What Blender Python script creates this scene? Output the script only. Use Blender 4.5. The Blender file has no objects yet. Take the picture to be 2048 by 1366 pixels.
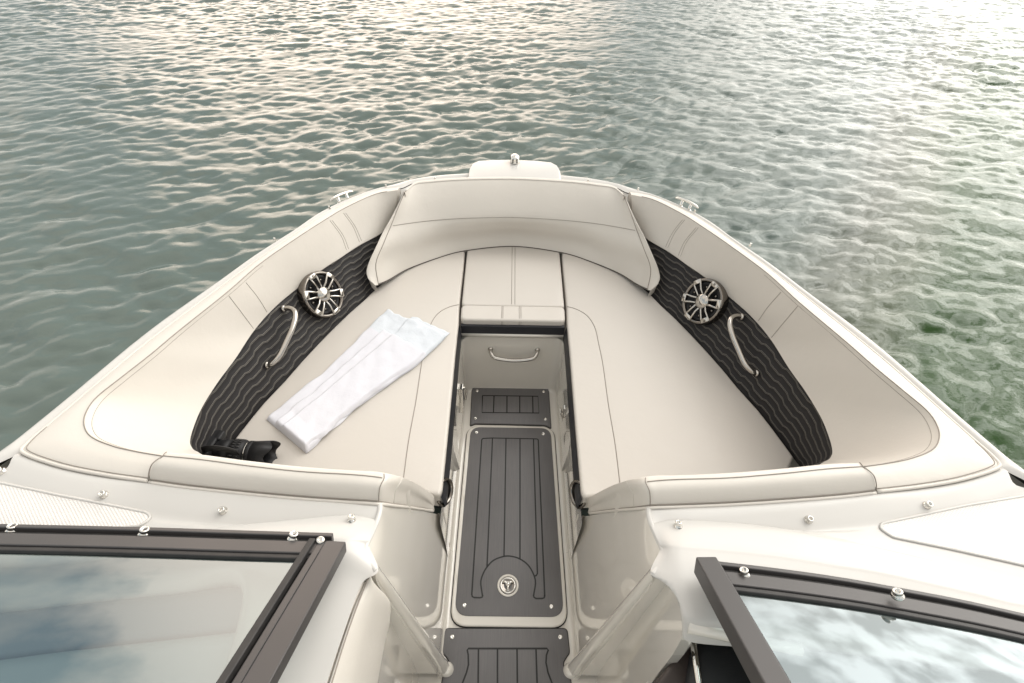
import bpy, bmesh, math, random
import numpy as np
from math import sin, cos, pi, radians, sqrt
from mathutils import Vector, Matrix, noise
from mathutils.bvhtree import BVHTree
random.seed(4)
S = bpy.context.scene
COL = S.collection

# ------------------------------------------------------------------ camera calibration
F, PIT, ROL, YAW, CX, CZ = 1000., radians(44.82), radians(1.51), radians(.73), -.0206, 1.79
def ray(px, py):
    a, b = px-1024, py-683
    X = cos(ROL)*a+sin(ROL)*b; Y = -sin(ROL)*a+cos(ROL)*b
    x, d, u = X/F, 1., -Y/F
    y = d*cos(PIT)+u*sin(PIT); z = -d*sin(PIT)+u*cos(PIT)
    return Vector((cos(YAW)*x+sin(YAW)*y, -sin(YAW)*x+cos(YAW)*y, z))
CAM = Vector((CX, 0, CZ))
def U(px, py, z): r = ray(px, py); return CAM+r*((z-CZ)/r.z)
def UX(px, py, X): r = ray(px, py); return CAM+r*((X-CX)/r.x)
def UY(px, py, Y): r = ray(px, py); return CAM+r*(Y/r.y)
def UP(px, py, x0, k):
    r = ray(px, py); t = (x0+k*CZ-CX)/(r.x-k*r.z); return CAM+r*t
def zdk(y): return .70+.13*(2.0-max(.6, min(2.2, y)))/1.4
def UD(px, py, dz=0.):
    z = .75
    for _ in range(12):
        P = U(px, py, z); z = zdk(P.y)+dz
    return U(px, py, z)
def mir(P): return Vector((-P[0], P[1], P[2]))

# ------------------------------------------------------------------ materials
def mat(name, base, rough=.5, metal=0., spec=.5, coat=0.):
    m = bpy.data.materials.new(name); m.use_nodes = True
    b = m.node_tree.nodes['Principled BSDF']
    b.inputs['Base Color'].default_value = (*base, 1); b.inputs['Roughness'].default_value = rough
    b.inputs['Metallic'].default_value = metal; b.inputs['Specular IOR Level'].default_value = spec
    b.inputs['Coat Weight'].default_value = coat; b.inputs['Coat Roughness'].default_value = .04
    return m
def nd(m, t, **k):
    n = m.node_tree.nodes.new(t)
    for a, v in k.items(): setattr(n, a, v)
    return n
def lk(m, a, b): m.node_tree.links.new(a, b)
def math_(m, op, a, b=None, c=None):
    n = nd(m, 'ShaderNodeMath', operation=op)
    for i, v in enumerate((a, b, c)):
        if v is None: continue
        if isinstance(v, (int, float)): n.inputs[i].default_value = v
        else: lk(m, v, n.inputs[i])
    return n.outputs[0]
def ramp(m, fac, stops):
    n = nd(m, 'ShaderNodeValToRGB'); r = n.color_ramp
    while len(r.elements) < len(stops): r.elements.new(.5)
    for e, (p, c) in zip(r.elements, stops): e.position = p; e.color = (*c, 1)
    lk(m, fac, n.inputs[0]); return n.outputs[0]
def noise_(m, scale, detail=3, rough=.5, vec=None, stretch=None):
    n = nd(m, 'ShaderNodeTexNoise'); n.inputs['Scale'].default_value = scale
    n.inputs['Detail'].default_value = detail; n.inputs['Roughness'].default_value = rough
    if vec is None:
        vec = nd(m, 'ShaderNodeTexCoord').outputs['Object']
    if stretch:
        mp = nd(m, 'ShaderNodeMapping'); mp.inputs['Scale'].default_value = stretch; lk(m, vec, mp.inputs[0]); vec = mp.outputs[0]
    lk(m, vec, n.inputs['Vector']); return n.outputs['Fac']
def bump(m, h, strength, dist=.001, chain=None):
    b = nd(m, 'ShaderNodeBump'); b.inputs['Strength'].default_value = strength; b.inputs['Distance'].default_value = dist
    lk(m, h, b.inputs['Height'])
    if chain: lk(m, chain, b.inputs['Normal'])
    return b.outputs[0]
def P_(m): return m.node_tree.nodes['Principled BSDF']
def tone(m, c1, c2, scale, detail=3, stretch=None):
    f = noise_(m, scale, detail, stretch=stretch)
    lk(m, ramp(m, f, [(.3, c1), (.7, c2)]), P_(m).inputs['Base Color'])

gel = mat('gelcoat', (.74, .72, .70), .24, spec=.3, coat=.15)
tone(gel, (.53, .515, .49), (.565, .55, .525), 2.5)
lk(gel, bump(gel, noise_(gel, 3, 1), .1, .004), P_(gel).inputs['Normal'])
gelb = mat('beige_gelcoat', (.66, .60, .50), .12, coat=1.)
tone(gelb, (.67, .635, .575), (.71, .675, .615), 2.2)
lk(gelb, bump(gelb, noise_(gelb, 2.5, 1), .06, .003), P_(gelb).inputs['Normal'])
def vinyl(name, c, d=.03, wr=1.):
    m = mat(name, c, .42, spec=.42)
    tone(m, tuple(x*(1-d) for x in c), tuple(x*(1+d) for x in c), 3.1)
    v = nd(m, 'ShaderNodeTexVoronoi'); v.inputs['Scale'].default_value = 520
    lk(m, nd(m, 'ShaderNodeTexCoord').outputs['Object'], v.inputs['Vector'])
    b1 = bump(m, v.outputs['Distance'], .12, .0006)
    b2 = bump(m, noise_(m, 6, 5, .52), .5*wr, .008, b1)
    lk(m, b2, P_(m).inputs['Normal'])
    rr = noise_(m, 14, 3); lk(m, math_(m, 'MULTIPLY_ADD', rr, .16, .34), P_(m).inputs['Roughness'])
    return m
vin = vinyl('beige_vinyl', (.60, .565, .515), .015)
vin_seat = vinyl('seat_vinyl', (.545, .51, .467), .015, .7)
navy = mat('dark_navy_vinyl', (.016, .017, .022), .45)
lk(navy, bump(navy, noise_(navy, 300, 2), .2, .001), P_(navy).inputs['Normal'])
seamM = mat('seam_thread', (.27, .24, .21), .8)
creaseM = mat('painted_crease_shade', (.06, .05, .042), .8)  # dark brown painted as contact shade, not a stitch
pipeM = mat('piping_vinyl', (.50, .43, .35), .4)
chrome = mat('polished_steel', (.72, .70, .66), .09, 1.)
lk(chrome, math_(chrome, 'MULTIPLY_ADD', noise_(chrome, 12, 1), .05, .06), P_(chrome).inputs['Roughness'])
steel = mat('brushed_steel', (.50, .475, .44), .13, 1.)
dchrome = mat('dark_chrome', (.22, .20, .18), .12, 1.)
blackp = mat('black_plastic', (.012, .012, .013), .5, spec=.3)
lk(blackp, bump(blackp, noise_(blackp, 700, 2), .15, .0005), P_(blackp).inputs['Normal'])
rubber = mat('rubber', (.02, .019, .018), .55)
tone(rubber, (.016, .015, .015), (.026, .024, .023), 40)
frameM = mat('bronze_aluminium', (.085, .073, .068), .38, .35)
tone(frameM, (.062, .059, .059), (.070, .066, .066), 8, 2)
caulk_shade = mat('black_caulk_and_gap_shade', (.006, .006, .006), .5)  # plank grooves; also painted as the gap shadow round the hatch lid
brownM = mat('brown_vinyl', (.05, .038, .034), .5)
tone(brownM, (.045, .034, .030), (.056, .043, .038), 20)
dashM = mat('dash_vinyl', (.018, .019, .021), .55)
lk(dashM, bump(dashM, noise_(dashM, 400, 2), .4, .001), P_(dashM).inputs['Normal'])
dashG = mat('grey_dash_vinyl', (.2, .23, .25), .5)
tone(dashG, (.19, .22, .245), (.23, .26, .28), 3)
dashL = mat('pale_dash_vinyl', (.45, .48, .48), .5)
white_l = mat('light_lens', (.7, .7, .68), .1)

teak = mat('grey_decking', (.10, .09, .088), .42, spec=.4)
f1 = noise_(teak, 1., 6, .7, stretch=(420, 9, 1)); f2 = noise_(teak, 3.5, 3)
cc = ramp(teak, math_(teak, 'ADD', math_(teak, 'MULTIPLY', f1, .55), math_(teak, 'MULTIPLY', f2, .45)), [(.32, (.112, .109, .111)), (.68, (.172, .166, .167))])
lk(teak, cc, P_(teak).inputs['Base Color']); lk(teak, bump(teak, f1, .3, .0008), P_(teak).inputs['Normal'])
lk(teak, math_(teak, 'MULTIPLY_ADD', f2, .25, .30), P_(teak).inputs['Roughness'])

nonskid = mat('nonskid_gelcoat', (.70, .675, .64), .42)
tc = nd(nonskid, 'ShaderNodeTexCoord').outputs['Object']
sx = nd(nonskid, 'ShaderNodeSeparateXYZ'); lk(nonskid, tc, sx.inputs[0])
s1 = math_(nonskid, 'SINE', math_(nonskid, 'MULTIPLY', sx.outputs[0], 860))
s2 = math_(nonskid, 'SINE', math_(nonskid, 'MULTIPLY', sx.outputs[1], 980))
hh = math_(nonskid, 'MULTIPLY', s1, s2)
lk(nonskid, bump(nonskid, hh, .4, .0012), P_(nonskid).inputs['Normal'])
lk(nonskid, ramp(nonskid, math_(nonskid, 'MULTIPLY_ADD', hh, .5, .5), [(.2, (.62, .59, .56)), (.8, (.72, .695, .665))]), P_(nonskid).inputs['Base Color'])

towelM = mat('towel_cotton', (.62, .62, .665), .9, spec=.1)
fw = noise_(towelM, 240, 2); fx = noise_(towelM, 22, 4, .6)
lk(towelM, bump(towelM, fw, .25, .0012, bump(towelM, fx, .35, .006)), P_(towelM).inputs['Normal'])
P_(towelM).inputs['Sheen Weight'].default_value = .3
towelB = mat('towel_border', (.59, .62, .66), .85, spec=.15)
lk(towelB, bump(towelB, noise_(towelB, 30, 5, .6), .6, .006), P_(towelB).inputs['Normal'])

# quilted charcoal vinyl, stitched in double wavy rows (uv in metres)
quilt = mat('quilted_charcoal_vinyl', (.03, .028, .029), .6, spec=.25)
uv = nd(quilt, 'ShaderNodeUVMap'); uv.uv_map = 'UVMap'
sp = nd(quilt, 'ShaderNodeSeparateXYZ'); lk(quilt, uv.outputs[0], sp.inputs[0])
per, row, amp = .110, .0270, .0070
ph = math_(quilt, 'FRACT', math_(quilt, 'DIVIDE', sp.outputs[0], per))
tri = math_(quilt, 'ABSOLUTE', math_(quilt, 'SUBTRACT', math_(quilt, 'MULTIPLY', ph, 2.), 1.))      # 1..0..1
stp = math_(quilt, 'MULTIPLY', math_(quilt, 'SUBTRACT', tri, .5), 8.)
cl = nd(quilt, 'ShaderNodeClamp'); cl.inputs[1].default_value = -1; cl.inputs[2].default_value = 1; lk(quilt, stp, cl.inputs[0])
vv = math_(quilt, 'MULTIPLY_ADD', cl.outputs[0], -amp*.55, sp.outputs[1])
fr = math_(quilt, 'SUBTRACT', math_(quilt, 'FRACT', math_(quilt, 'DIVIDE', vv, row)), .5)
dd = math_(quilt, 'MULTIPLY', math_(quilt, 'ABSOLUTE', fr), row)           # metres from stitch centre
l1 = math_(quilt, 'LESS_THAN', math_(quilt, 'ABSOLUTE', math_(quilt, 'SUBTRACT', dd, .0019)), .0005)
dash = math_(quilt, 'GREATER_THAN', math_(quilt, 'FRACT', math_(quilt, 'DIVIDE', sp.outputs[0], .0055)), .2)
ln = math_(quilt, 'MULTIPLY', l1, .8)
mx = nd(quilt, 'ShaderNodeMix', data_type='RGBA'); lk(quilt, ln, mx.inputs[0])
mx.inputs[6].default_value = (.019, .0175, .018, 1); mx.inputs[7].default_value = (.27, .25, .215, 1)
lk(quilt, mx.outputs[2], P_(quilt).inputs['Base Color'])
puff = math_(quilt, 'POWER', math_(quilt, 'DIVIDE', dd, row*.5), .5)
lk(quilt, bump(quilt, puff, .8, .0035, bump(quilt, noise_(quilt, 500, 2), .2, .0008)), P_(quilt).inputs['Normal'])

# tinted windscreen glass: see-through with a strong sky reflection
glassM = bpy.data.materials.new('windscreen_glass'); glassM.use_nodes = True
nt = glassM.node_tree; nt.nodes.clear()
o = nd(glassM, 'ShaderNodeOutputMaterial'); g = nd(glassM, 'ShaderNodeBsdfGlossy'); t = nd(glassM, 'ShaderNodeBsdfTransparent')
g.inputs['Roughness'].default_value = .02; g.inputs['Color'].default_value = (.86, .95, 1, 1); t.inputs['Color'].default_value = (.45, .54, .535, 1)
ms = nd(glassM, 'ShaderNodeMixShader'); fz = nd(glassM, 'ShaderNodeFresnel'); fz.inputs[0].default_value = 1.9
lk(glassM, math_(glassM, 'MINIMUM', math_(glassM, 'MULTIPLY_ADD', fz.outputs[0], .9, .08), .9), ms.inputs[0]); lk(glassM, t.outputs[0], ms.inputs[1]); lk(glassM, g.outputs[0], ms.inputs[2]); lk(glassM, ms.outputs[0], o.inputs[0])

# ------------------------------------------------------------------ mesh helpers
def mesh_obj(name, verts, faces, m, parent=None, smooth=True, uvs=None, fm=None, recalc=True):
    me = bpy.data.meshes.new(name)
    bm = bmesh.new(); vs = [bm.verts.new(v) for v in verts]
    uvl = bm.loops.layers.uv.new('UVMap') if uvs else None
    for i, f in enumerate(faces):
        try: fc = bm.faces.new([vs[k] for k in f])
        except ValueError: continue
        fc.smooth = smooth
        if fm: fc.material_index = fm[i]
        if uvs:
            for lp, k in zip(fc.loops, f): lp[uvl].uv = uvs[k]
    if recalc: bmesh.ops.recalc_face_normals(bm, faces=bm.faces)
    bm.to_mesh(me); bm.free()
    for q in (m if isinstance(m, (list, tuple)) else [m]): me.materials.append(q)
    ob = bpy.data.objects.new(name, me); COL.objects.link(ob)
    if parent: ob.parent = parent
    return ob
class MB:
    """collects shapes of one object"""
    def __init__(s): s.v = []; s.f = []; s.m = []; s.sm = []
    def add(s, v, f, mi=0): 
        o = len(s.v); s.v += [Vector(p) for p in v]; s.f += [[k+o for k in q] for q in f]; s.m += [mi]*len(f); return s
    def build(s, name, m, parent=None, smooth=True): return mesh_obj(name, s.v, s.f, m, parent, smooth, fm=s.m)
def cr(P, t):
    n = len(P); i = min(int(t), n-2); f = t-i
    a = P[max(i-1, 0)] if i > 0 else P[0]*2-P[1]
    b, c = P[i], P[i+1]; d = P[i+2] if i+2 < n else P[n-1]*2-P[n-2]
    # centripetal-lite: clamp overshoot by scaling tangents to segment length
    L = (c-b).length
    t1 = (c-a); t2 = (d-b)
    l1 = t1.length or 1; l2 = t2.length or 1
    t1 = t1*(min(.5, 1.2*L/l1)); t2 = t2*(min(.5, 1.2*L/l2))
    h = f*f
    return b*(2*h*f-3*h+1)+t1*(h*f-2*h+f)+c*(-2*h*f+3*h)+t2*(h*f-h)
def curve(P, n, closed=False):
    P = [Vector(p) for p in P]
    if closed:
        Q = [P[-1]]+P+[P[0], P[1]]; m = len(P)
        return [cr(Q, 1+m*k/n) for k in range(n)]
    return [cr(P, (len(P)-1)*k/(n-1)) for k in range(n)]
class Loft:
    """rows of rails with matching stations; smooth both ways (or linear across)"""
    def __init__(s, rows, lin=False): s.r = [[Vector(p) for p in q] for q in rows]; s.lin = lin
    def at(s, u, v):
        C = [cr(q, u) for q in s.r]
        if s.lin or len(C) < 3:
            i = min(int(v), len(C)-2); return C[i].lerp(C[i+1], v-i)
        return cr(C, v)
    def nrm(s, u, v):
        e = .02; M, N = len(s.r[0])-1, len(s.r)-1
        u0, u1 = max(0, u-e), min(M, u+e); v0, v1 = max(0, v-e), min(N, v+e)
        n = (s.at(u1, v)-s.at(u0, v)).cross(s.at(u, v1)-s.at(u, v0)).normalized()
        return n if n.z > 0 else -n
    def grid(s, su=6, sv=6):
        M, N = (len(s.r[0])-1)*su, (len(s.r)-1)*sv
        vs = [s.at(i/su, j/sv) for j in range(N+1) for i in range(M+1)]
        fs = [[j*(M+1)+i, j*(M+1)+i+1, (j+1)*(M+1)+i+1, (j+1)*(M+1)+i] for j in range(N) for i in range(M)]
        return vs, fs
def tube_(pts, r, k=8, cap=True, rad=None):
    pts = [Vector(p) for p in pts]; v = []; f = []; n = len(pts); ref = None
    for i, p in enumerate(pts):
        d = (pts[min(i+1, n-1)]-pts[max(i-1, 0)]).normalized()
        if ref is None: ref = d.orthogonal().normalized()
        a = (ref-d*ref.dot(d)).normalized(); b = d.cross(a); ref = a
        rr = rad[i] if rad else r
        for j in range(k): v.append(p+(a*cos(2*pi*j/k)+b*sin(2*pi*j/k))*rr)
    for i in range(n-1):
        for j in range(k): f.append([i*k+j, i*k+(j+1)%k, (i+1)*k+(j+1)%k, (i+1)*k+j])
    if cap: f += [list(range(k))[::-1], [(n-1)*k+j for j in range(k)]]
    return v, f
def lathe_(prof, M, k=20):
    """prof: (radius, height) list; M 4x4 places axis z"""
    v = []; f = []
    for (r, h) in prof:
        for j in range(k): v.append(M @ Vector((r*cos(2*pi*j/k), r*sin(2*pi*j/k), h)))
    for i in range(len(prof)-1):
        for j in range(k): f.append([i*k+j, i*k+(j+1)%k, (i+1)*k+(j+1)%k, (i+1)*k+j])
    return v, f
def frame(o, n, up=Vector((0, 0, 1))):
    n = Vector(n).normalized(); x = up.cross(n)
    x = x.normalized() if x.length > 1e-4 else Vector((1, 0, 0)); y = n.cross(x)
    M = Matrix.Identity(4)
    for i, c in enumerate((x, y, n, Vector(o))):
        for j in range(3): M[j][i] = c[j]
    return M
def box_(c, s, M=None):
    v = [Vector((c[0]+i*s[0]/2, c[1]+j*s[1]/2, c[2]+k*s[2]/2)) for i in (-1, 1) for j in (-1, 1) for k in (-1, 1)]
    if M: v = [M @ p for p in v]
    return v, [[0, 1, 3, 2], [4, 6, 7, 5], [0, 4, 5, 1], [2, 3, 7, 6], [0, 2, 6, 4], [1, 5, 7, 3]]
def bev(o, w, n=3):
    b = o.modifiers.new('bevel', 'BEVEL'); b.width = w; b.segments = n; b.limit_method = 'ANGLE'; b.angle_limit = radians(35); return o
def flip(fs): return [q[::-1] for q in fs]
def inset(P, d):
    """offset a closed outline inwards by d (xy)"""
    n = len(P); A = sum(P[i].x*P[(i+1)%n].y-P[(i+1)%n].x*P[i].y for i in range(n)); s = 1 if A > 0 else -1
    out = []
    for i in range(n):
        e1 = (P[i]-P[i-1]).xy; e2 = (P[(i+1)%n]-P[i]).xy
        if e1.length < 1e-7: e1 = e2
        if e2.length < 1e-7: e2 = e1
        n1 = Vector((-e1.y, e1.x)).normalized()*s; n2 = Vector((-e2.y, e2.x)).normalized()*s
        b = (n1+n2); b = b.normalized() if b.length > 1e-5 else n1
        k = d/max(.5, b.dot(n1)); out.append(Vector((P[i].x+b.x*k, P[i].y+b.y*k, P[i].z)))
    return out
def roundpoly(P, r, k=5):
    P = [Vector(p) for p in P]; n = len(P); out = []
    rr = r if isinstance(r, (list, tuple)) else [r]*n
    for i in range(n):
        a, b, c = P[i-1], P[i], P[(i+1)%n]
        q = min(rr[i], (a-b).length*.45, (c-b).length*.45)
        if q < 1e-5: out.append(b); continue
        p1 = b+(a-b).normalized()*q; p2 = b+(c-b).normalized()*q
        for j in range(k+1):
            t = j/k; out.append(p1*(1-t)**2+b*2*t*(1-t)+p2*t*t)
    return out
def dens(P, step):
    out = []
    for i in range(len(P)):
        a, b = P[i], P[(i+1)%len(P)]; n = max(1, int((b-a).length/step))
        out += [a.lerp(b, k/n) for k in range(n)]
    return out
def slab_(P, z1, z0, r=.004, k=3, crown=0.):
    """closed slab with rounded top edge; P outline, z1 top, z0 bottom"""
    v = []; f = []; n = len(P); loops = [[Vector((p.x, p.y, z0)) for p in P]]
    for j in range(k+1):
        a = pi/2*j/k; L = inset(P, r*(1-cos(a)))
        loops.append([Vector((p.x, p.y, z1-r+r*sin(a))) for p in L])
    if crown:
        for d, h in ((r*2.5, crown*.6), (r*5, crown)):
            loops.append([Vector((p.x, p.y, z1+h)) for p in inset(P, d)])
    for L in loops: v += L
    for i in range(len(loops)-1):
        for j in range(n): f.append([i*n+j, i*n+(j+1)%n, (i+1)*n+(j+1)%n, (i+1)*n+j])
    f.append([(len(loops)-1)*n+j for j in range(n)])
    return v, f
def ribbon_(P, w, up=Vector((0, 0, 1))):
    v = []; f = []; P = [Vector(p) for p in P]; n = len(P)
    for i, p in enumerate(P):
        d = (P[min(i+1, n-1)]-P[max(i-1, 0)]).normalized(); s = d.cross(up).normalized()*w/2
        v += [p-s, p+s]
    for i in range(n-1): f.append([2*i, 2*i+1, 2*i+3, 2*i+2])
    return v, f
def tri_fill(ob):
    bm = bmesh.new(); bm.from_mesh(ob.data)
    bmesh.ops.triangulate(bm, faces=[f for f in bm.faces if len(f.verts) > 4]); bm.to_mesh(ob.data); bm.free(); return ob

# ------------------------------------------------------------------ the boat
boat = bpy.data.objects.new('motorboat', None); COL.objects.link(boat); boat.location = (0, 0, 0)
boat['label'] = 'white open-bow motorboat with beige upholstered bow seats, dark quilted side panels and grey plank flooring'
boat['category'] = 'boat'

A = [(800,376),(753,382.5),(692,406),(643,432.5),(594,465.5),(521,515.5),(448,569),(350,642.5),(283,694),(217,748.6),(150,806),(100,848),(58,883),(44,904),(117,931),(205,949),(296,962)]
B = [(796,380),(752,388),(692,415),(645,443),(594,476),(521,527),(455,584),(360,660),(300,710),(240,757),(195,793),(174,821),(168,848),(182,873),(225,892),(274,903.5),(324,912)]
C = [(784,452),(755,471),(716,492),(680,516),(643,540),(594,577),(550,614),(509,660),(471,717),(436,764),(405,813),(388,852),(380,882),(385,897),(396,904),(407,911),(415,918)]
Cz = [.565,.575,.58,.585,.59,.59,.60,.60,.60,.60,.60,.60,.60,.60,.60,.60,.60]
D = [(775,560),(753,576.6),(728,601),(697,628),(665,659),(636,688.6),(603,724),(570,762),(528,806),(500,840),(475,872),(455,898),(445,912),(440,920),(436,924),(434,926),(432,928)]
G = [(790,368),(748,379.5),(688,402),(637,427),(586,462),(512,509),(438,562),(338,632),(271,683),(204,738.5),(134,797),(80,841),(30,881)]
rA = [UD(*q, .004) for q in A]; rB = [UD(*q, .014) for q in B]
rC = [U(*q, z) for q, z in zip(C, Cz)]; rD = [U(*q, .415) for q in D]
def bulge(P, Q, t, dz, dn=0.):
    out = []
    for p, q in zip(P, Q):
        m = p.lerp(q, t); m.z += dz; out.append(m)
    return out
rA0 = [p.copy() for p in rA]
for p in rA0: p.z -= .022
rAB = bulge(rA, rB, .5, .005)
rBC1 = bulge(rB, rC, .22, -.005); rBC2 = bulge(rB, rC, .6, -.009)
topL = Loft([rA0, rA, rAB, rB])
innL = Loft([rB, rBC1, rBC2, rC])
quiL = Loft([rC, rD], lin=True)

def both(fn):
    for s in (1, -1): fn(s)
def mv(vs, s): return vs if s == 1 else [mir(p) for p in vs]
def seam_on(L, uvs, off=.0006):
    return [L.at(u, v)+L.nrm(u, v)*off for u, v in uvs]

def side_bolster(s):
    mb = MB()
    v, f = topL.grid(6, 5); mb.add(mv(v, s), f)
    v, f = innL.grid(6, 8); mb.add(mv(v, s), f)
    # turned-under lip onto the quilted panel
    lip = [p+Vector((-.012, -.002, -.012)) for p in rC]
    v, f = Loft([rC, lip]).grid(6, 2); mb.add(mv(v, s), f)
    end = [topL.at(0, k/6*3) for k in range(7)]+[innL.at(0, k/6*3) for k in range(1, 7)]
    v, f = Loft([end, [p+Vector((-.004, .012, -.05)) for p in end]]).grid(1, 2); mb.add(mv(v, s), f)
    # stitching
    def sm(P, r=.0011): v, f = tube_(mv(P, s), r, 5); mb.add(v, f, 1)
    M = 16
    sm([topL.at(u/8, 3)+Vector((0, 0, .0004)) for u in range(4, M*8+1)], .0014)
    sm(seam_on(innL, [(u/8, .28) for u in range(40, M*8-8)], .0002), .0006)
    ivs, ifs = innL.grid(6, 8); ib = BVHTree.FromPolygons(ivs, ifs)
    def seam_px(pts, r=.0009):
        C_ = curve([Vector((x, y, 0)) for x, y in pts], 24); out = []
        for c in C_:
            h = ib.ray_cast(CAM, ray(c.x, c.y).normalized())
            if h[0] is not None: out.append(h[0]+(CAM-h[0]).normalized()*.0004)
        if len(out) > 3: sm(out, r)
    seam_px([(458,592),(484,626),(507,657)]); seam_px([(492,565),(516,595),(534,624)])
    for d in (0, 4.5):
        seam_px([(660+d,441),(682+d,471),(693+d,500-d*.4)], .0007); seam_px([(687+d,426),(706+d,453),(719+d,484-d*.4)], .0007)
    # piping round the outer edge
    P = [topL.at(u/8, 1.02) for u in range(0, M*8+1)]
    v, f = tube_(mv(P, s), .0042, 7); mb.add(v, f, 0)
    P = [topL.at(u/8, 1.25)+Vector((0, 0, .0003)) for u in range(90, M*8+1)]
    sm(P, .0010)
    mb.build('side_bolster', [vin, seamM], boat)
both(side_bolster)

def quilted(s):
    su = 6; N = 10; v = []; uvs = []; M = 13*su
    base = rD
    # metre coordinates: u = length along seat edge, v = height along slope
    acc = 0; prev = None; vs = []; us = []
    for i in range(M+1):
        u = i/su; d = quiL.at(u, 1); c = quiL.at(u, 0)
        if prev is not None: acc += (d-prev).length*1.0
        prev = d; L = (c-d).length
        # overlap a little under bolster and seat
        for j in range(N+1):
            t = j/N*1.1-.05; p = c.lerp(d, t); p = p+Vector((-.006, 0, 0)); vs.append(p)
            us.append((acc+(.0), (1-t)*L))
    fs = [[i*(N+1)+j, (i+1)*(N+1)+j, (i+1)*(N+1)+j+1, i*(N+1)+j+1] for i in range(M) for j in range(N)]
    mesh_obj('quilted_panel', mv(vs, s), fs, quilt, boat, uvs=us)
both(quilted)

# ---- aft bolsters
bn = [(300,962,.832),(378,973,.832),(491,985,.832),(600,995,.832),(700,1002,.832),(738,1004,.832),(763,1006,.825),(787,1011,.745),(820,1015,.62),(845,1019,.50),(869,1023,.39)]
bc = [(328,912),(400,919),(491,931),(600,943),(700,949),(745,953),(775,958),(800,966),(830,979),(853,995),(868,1012)]
bf = [(336,905),(400,909),(491,921),(600,933),(700,940.5),(745,942.5),(775,947),(806,955),(835,969),(856,985),(871,1004)]
cz = [.868,.87,.872,.872,.872,.87,.862,.79,.67,.56,.43]
Rn = [U(*q) for q in bn]
for k_ in range(7, 11): Rn[k_] = UP(bn[k_][0], bn[k_][1]-2, -.2067, -.073); cz[k_] = Rn[k_].z+(.04, .038, .03, .02)[k_-7]
Rc = [U(*q, z) for q, z in zip(bc, cz)]; Rf = [U(*q, z-.006) for q, z in zip(bf, cz)]
Rn0 = [p+(Vector((0, .002, -.03)) if k < 7 else Vector((-.010, .010, -.012))) for k, p in enumerate(Rn)]
Rm = bulge(Rn, Rc, .45, .016)
gd = [.05]*7+[.045, .035, .018, .010]
Rg = [p+Vector((0, .012, -gd[k])) for k, p in enumerate(Rf)]; Rh = [Vector((p.x, p.y+.02, .40)) if k < 7 else p+Vector((0, .02, -gd[k]*2.2)) for k, p in enumerate(Rf)]
bolL = Loft([Rn0, Rn, Rm, Rc, Rf, Rg, Rh])
def aft_bolster(s):
    mb = MB(); v, f = bolL.grid(6, 5); mb.add(mv(v, s), f)
    e = [bolL.at(0, k/3) for k in range(19)]; c = sum(e, Vector())/len(e)
    v, f = Loft([e, [p+Vector((-.004, .002, 0))+(c-p)*.12 for p in e]]).grid(1, 1); mb.add(mv(v, s), f)
    def sm(P, r=.0011, mi=1): v, f = tube_(mv(P, s), r, 5); mb.add(v, f, mi)
    sm([bolL.at(u/8, 3)+Vector((0, 0, .0006)) for u in range(0, 46)], .0012)
    sm([bolL.at(u/8, 1.02)+Vector((0, -.003, 0)) for u in range(0, 80)], .0042, 0)
    sm([bolL.at(u/8, 1.14)+Vector((0, -.001, .001)) for u in range(0, 80)], .0010)
    sm([bolL.at(5.75, 1+k/8)+Vector((0, -.0005, .0006)) for k in range(0, 22)], .0010)
    sm([bolL.at(7.0, 1+k/8)+Vector((0, -.0005, .0006)) for k in range(0, 22)], .0009, 0)
    sm([bolL.at(0, 1+k/8)+Vector((-.002, 0, .001)) for k in range(0, 24)], .0013)
    mb.build('aft_bolster', [vin, seamM], boat)
both(aft_bolster)

# ---- bow backrest
T = [(811,382),(831,368),(862,364),(905,360.5),(960,358.5),(1022,358)]
Mm = [(782,452),(815,447),(854,442),(895,438.5),(950,436),(1022,435)]
M2 = [(752,528),(776,521),(826,505),(880,487),(937,477),(1022,470)]
Bt = [(757,570),(778,561),(815,540),(874,518),(930,503),(1022,494)]
def symrow(row, z, dz0=0):
    zl = [z+dz0, z+dz0*.55, z+dz0*.15]+[z]*10
    L = [U(*q, zl[k]) for k, q in enumerate(row)]
    return L[:-1]+[Vector((0, L[-1].y, z))]+[mir(p) for p in L[:-1]][::-1]
rT = symrow(T, .712); rM = symrow(Mm, .585, .03); rM2 = symrow(M2, .475, .05); rBt = symrow(Bt, .418, .035)
rTb = [p+Vector((0, .028, -.006)) for p in rT]; rTc = [p+Vector((0, .034, -.05)) for p in rT]
rTm = [a.lerp(b, .45)+Vector((0, -.008, .004)) for a, b in zip(rT, rM)]
rMm = [a.lerp(b, .5)+Vector((0, -.006, .004)) for a, b in zip(rM, rM2)]
brL = Loft([rTc, rTb, rT, rTm, rM, rMm, rM2, rBt])
mb = MB(); v, f = brL.grid(8, 5); mb.add(v, f)
E0 = [brL.at(0, k/4) for k in range(8, 29)]
outer_px = [(810,385),(808,390),(799,408),(790,424),(778,446),(768,463),(758,484),(749,503),(741,520),(736,534),(734,546),(739,560),(751,571)]
outc = curve([U(q[0], q[1], .715-.25*(k/12)) for k, q in enumerate(outer_px)], len(E0))
for s in (1, -1):
    mid = [a.lerp(b, .55)+Vector((-.004, -.006, .004)) for a, b in zip(E0, outc)]
    back = [p+Vector((.0, .015, max(-.06, .424-p.z))) for p in outc]
    v, f = Loft([E0, mid, outc, back]).grid(1, 4); mb.add(mv(v, s), f)
    v, f = tube_(mv([p+Vector((0, -.0005, .001)) for p in E0], s), .0016, 6); mb.add(v, f, 1)
    v, f = tube_(mv([p+Vector((0, -.0005, .001)) for p in outc[1:-1]], s), .0026, 6); mb.add(v, f, 0)
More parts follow.
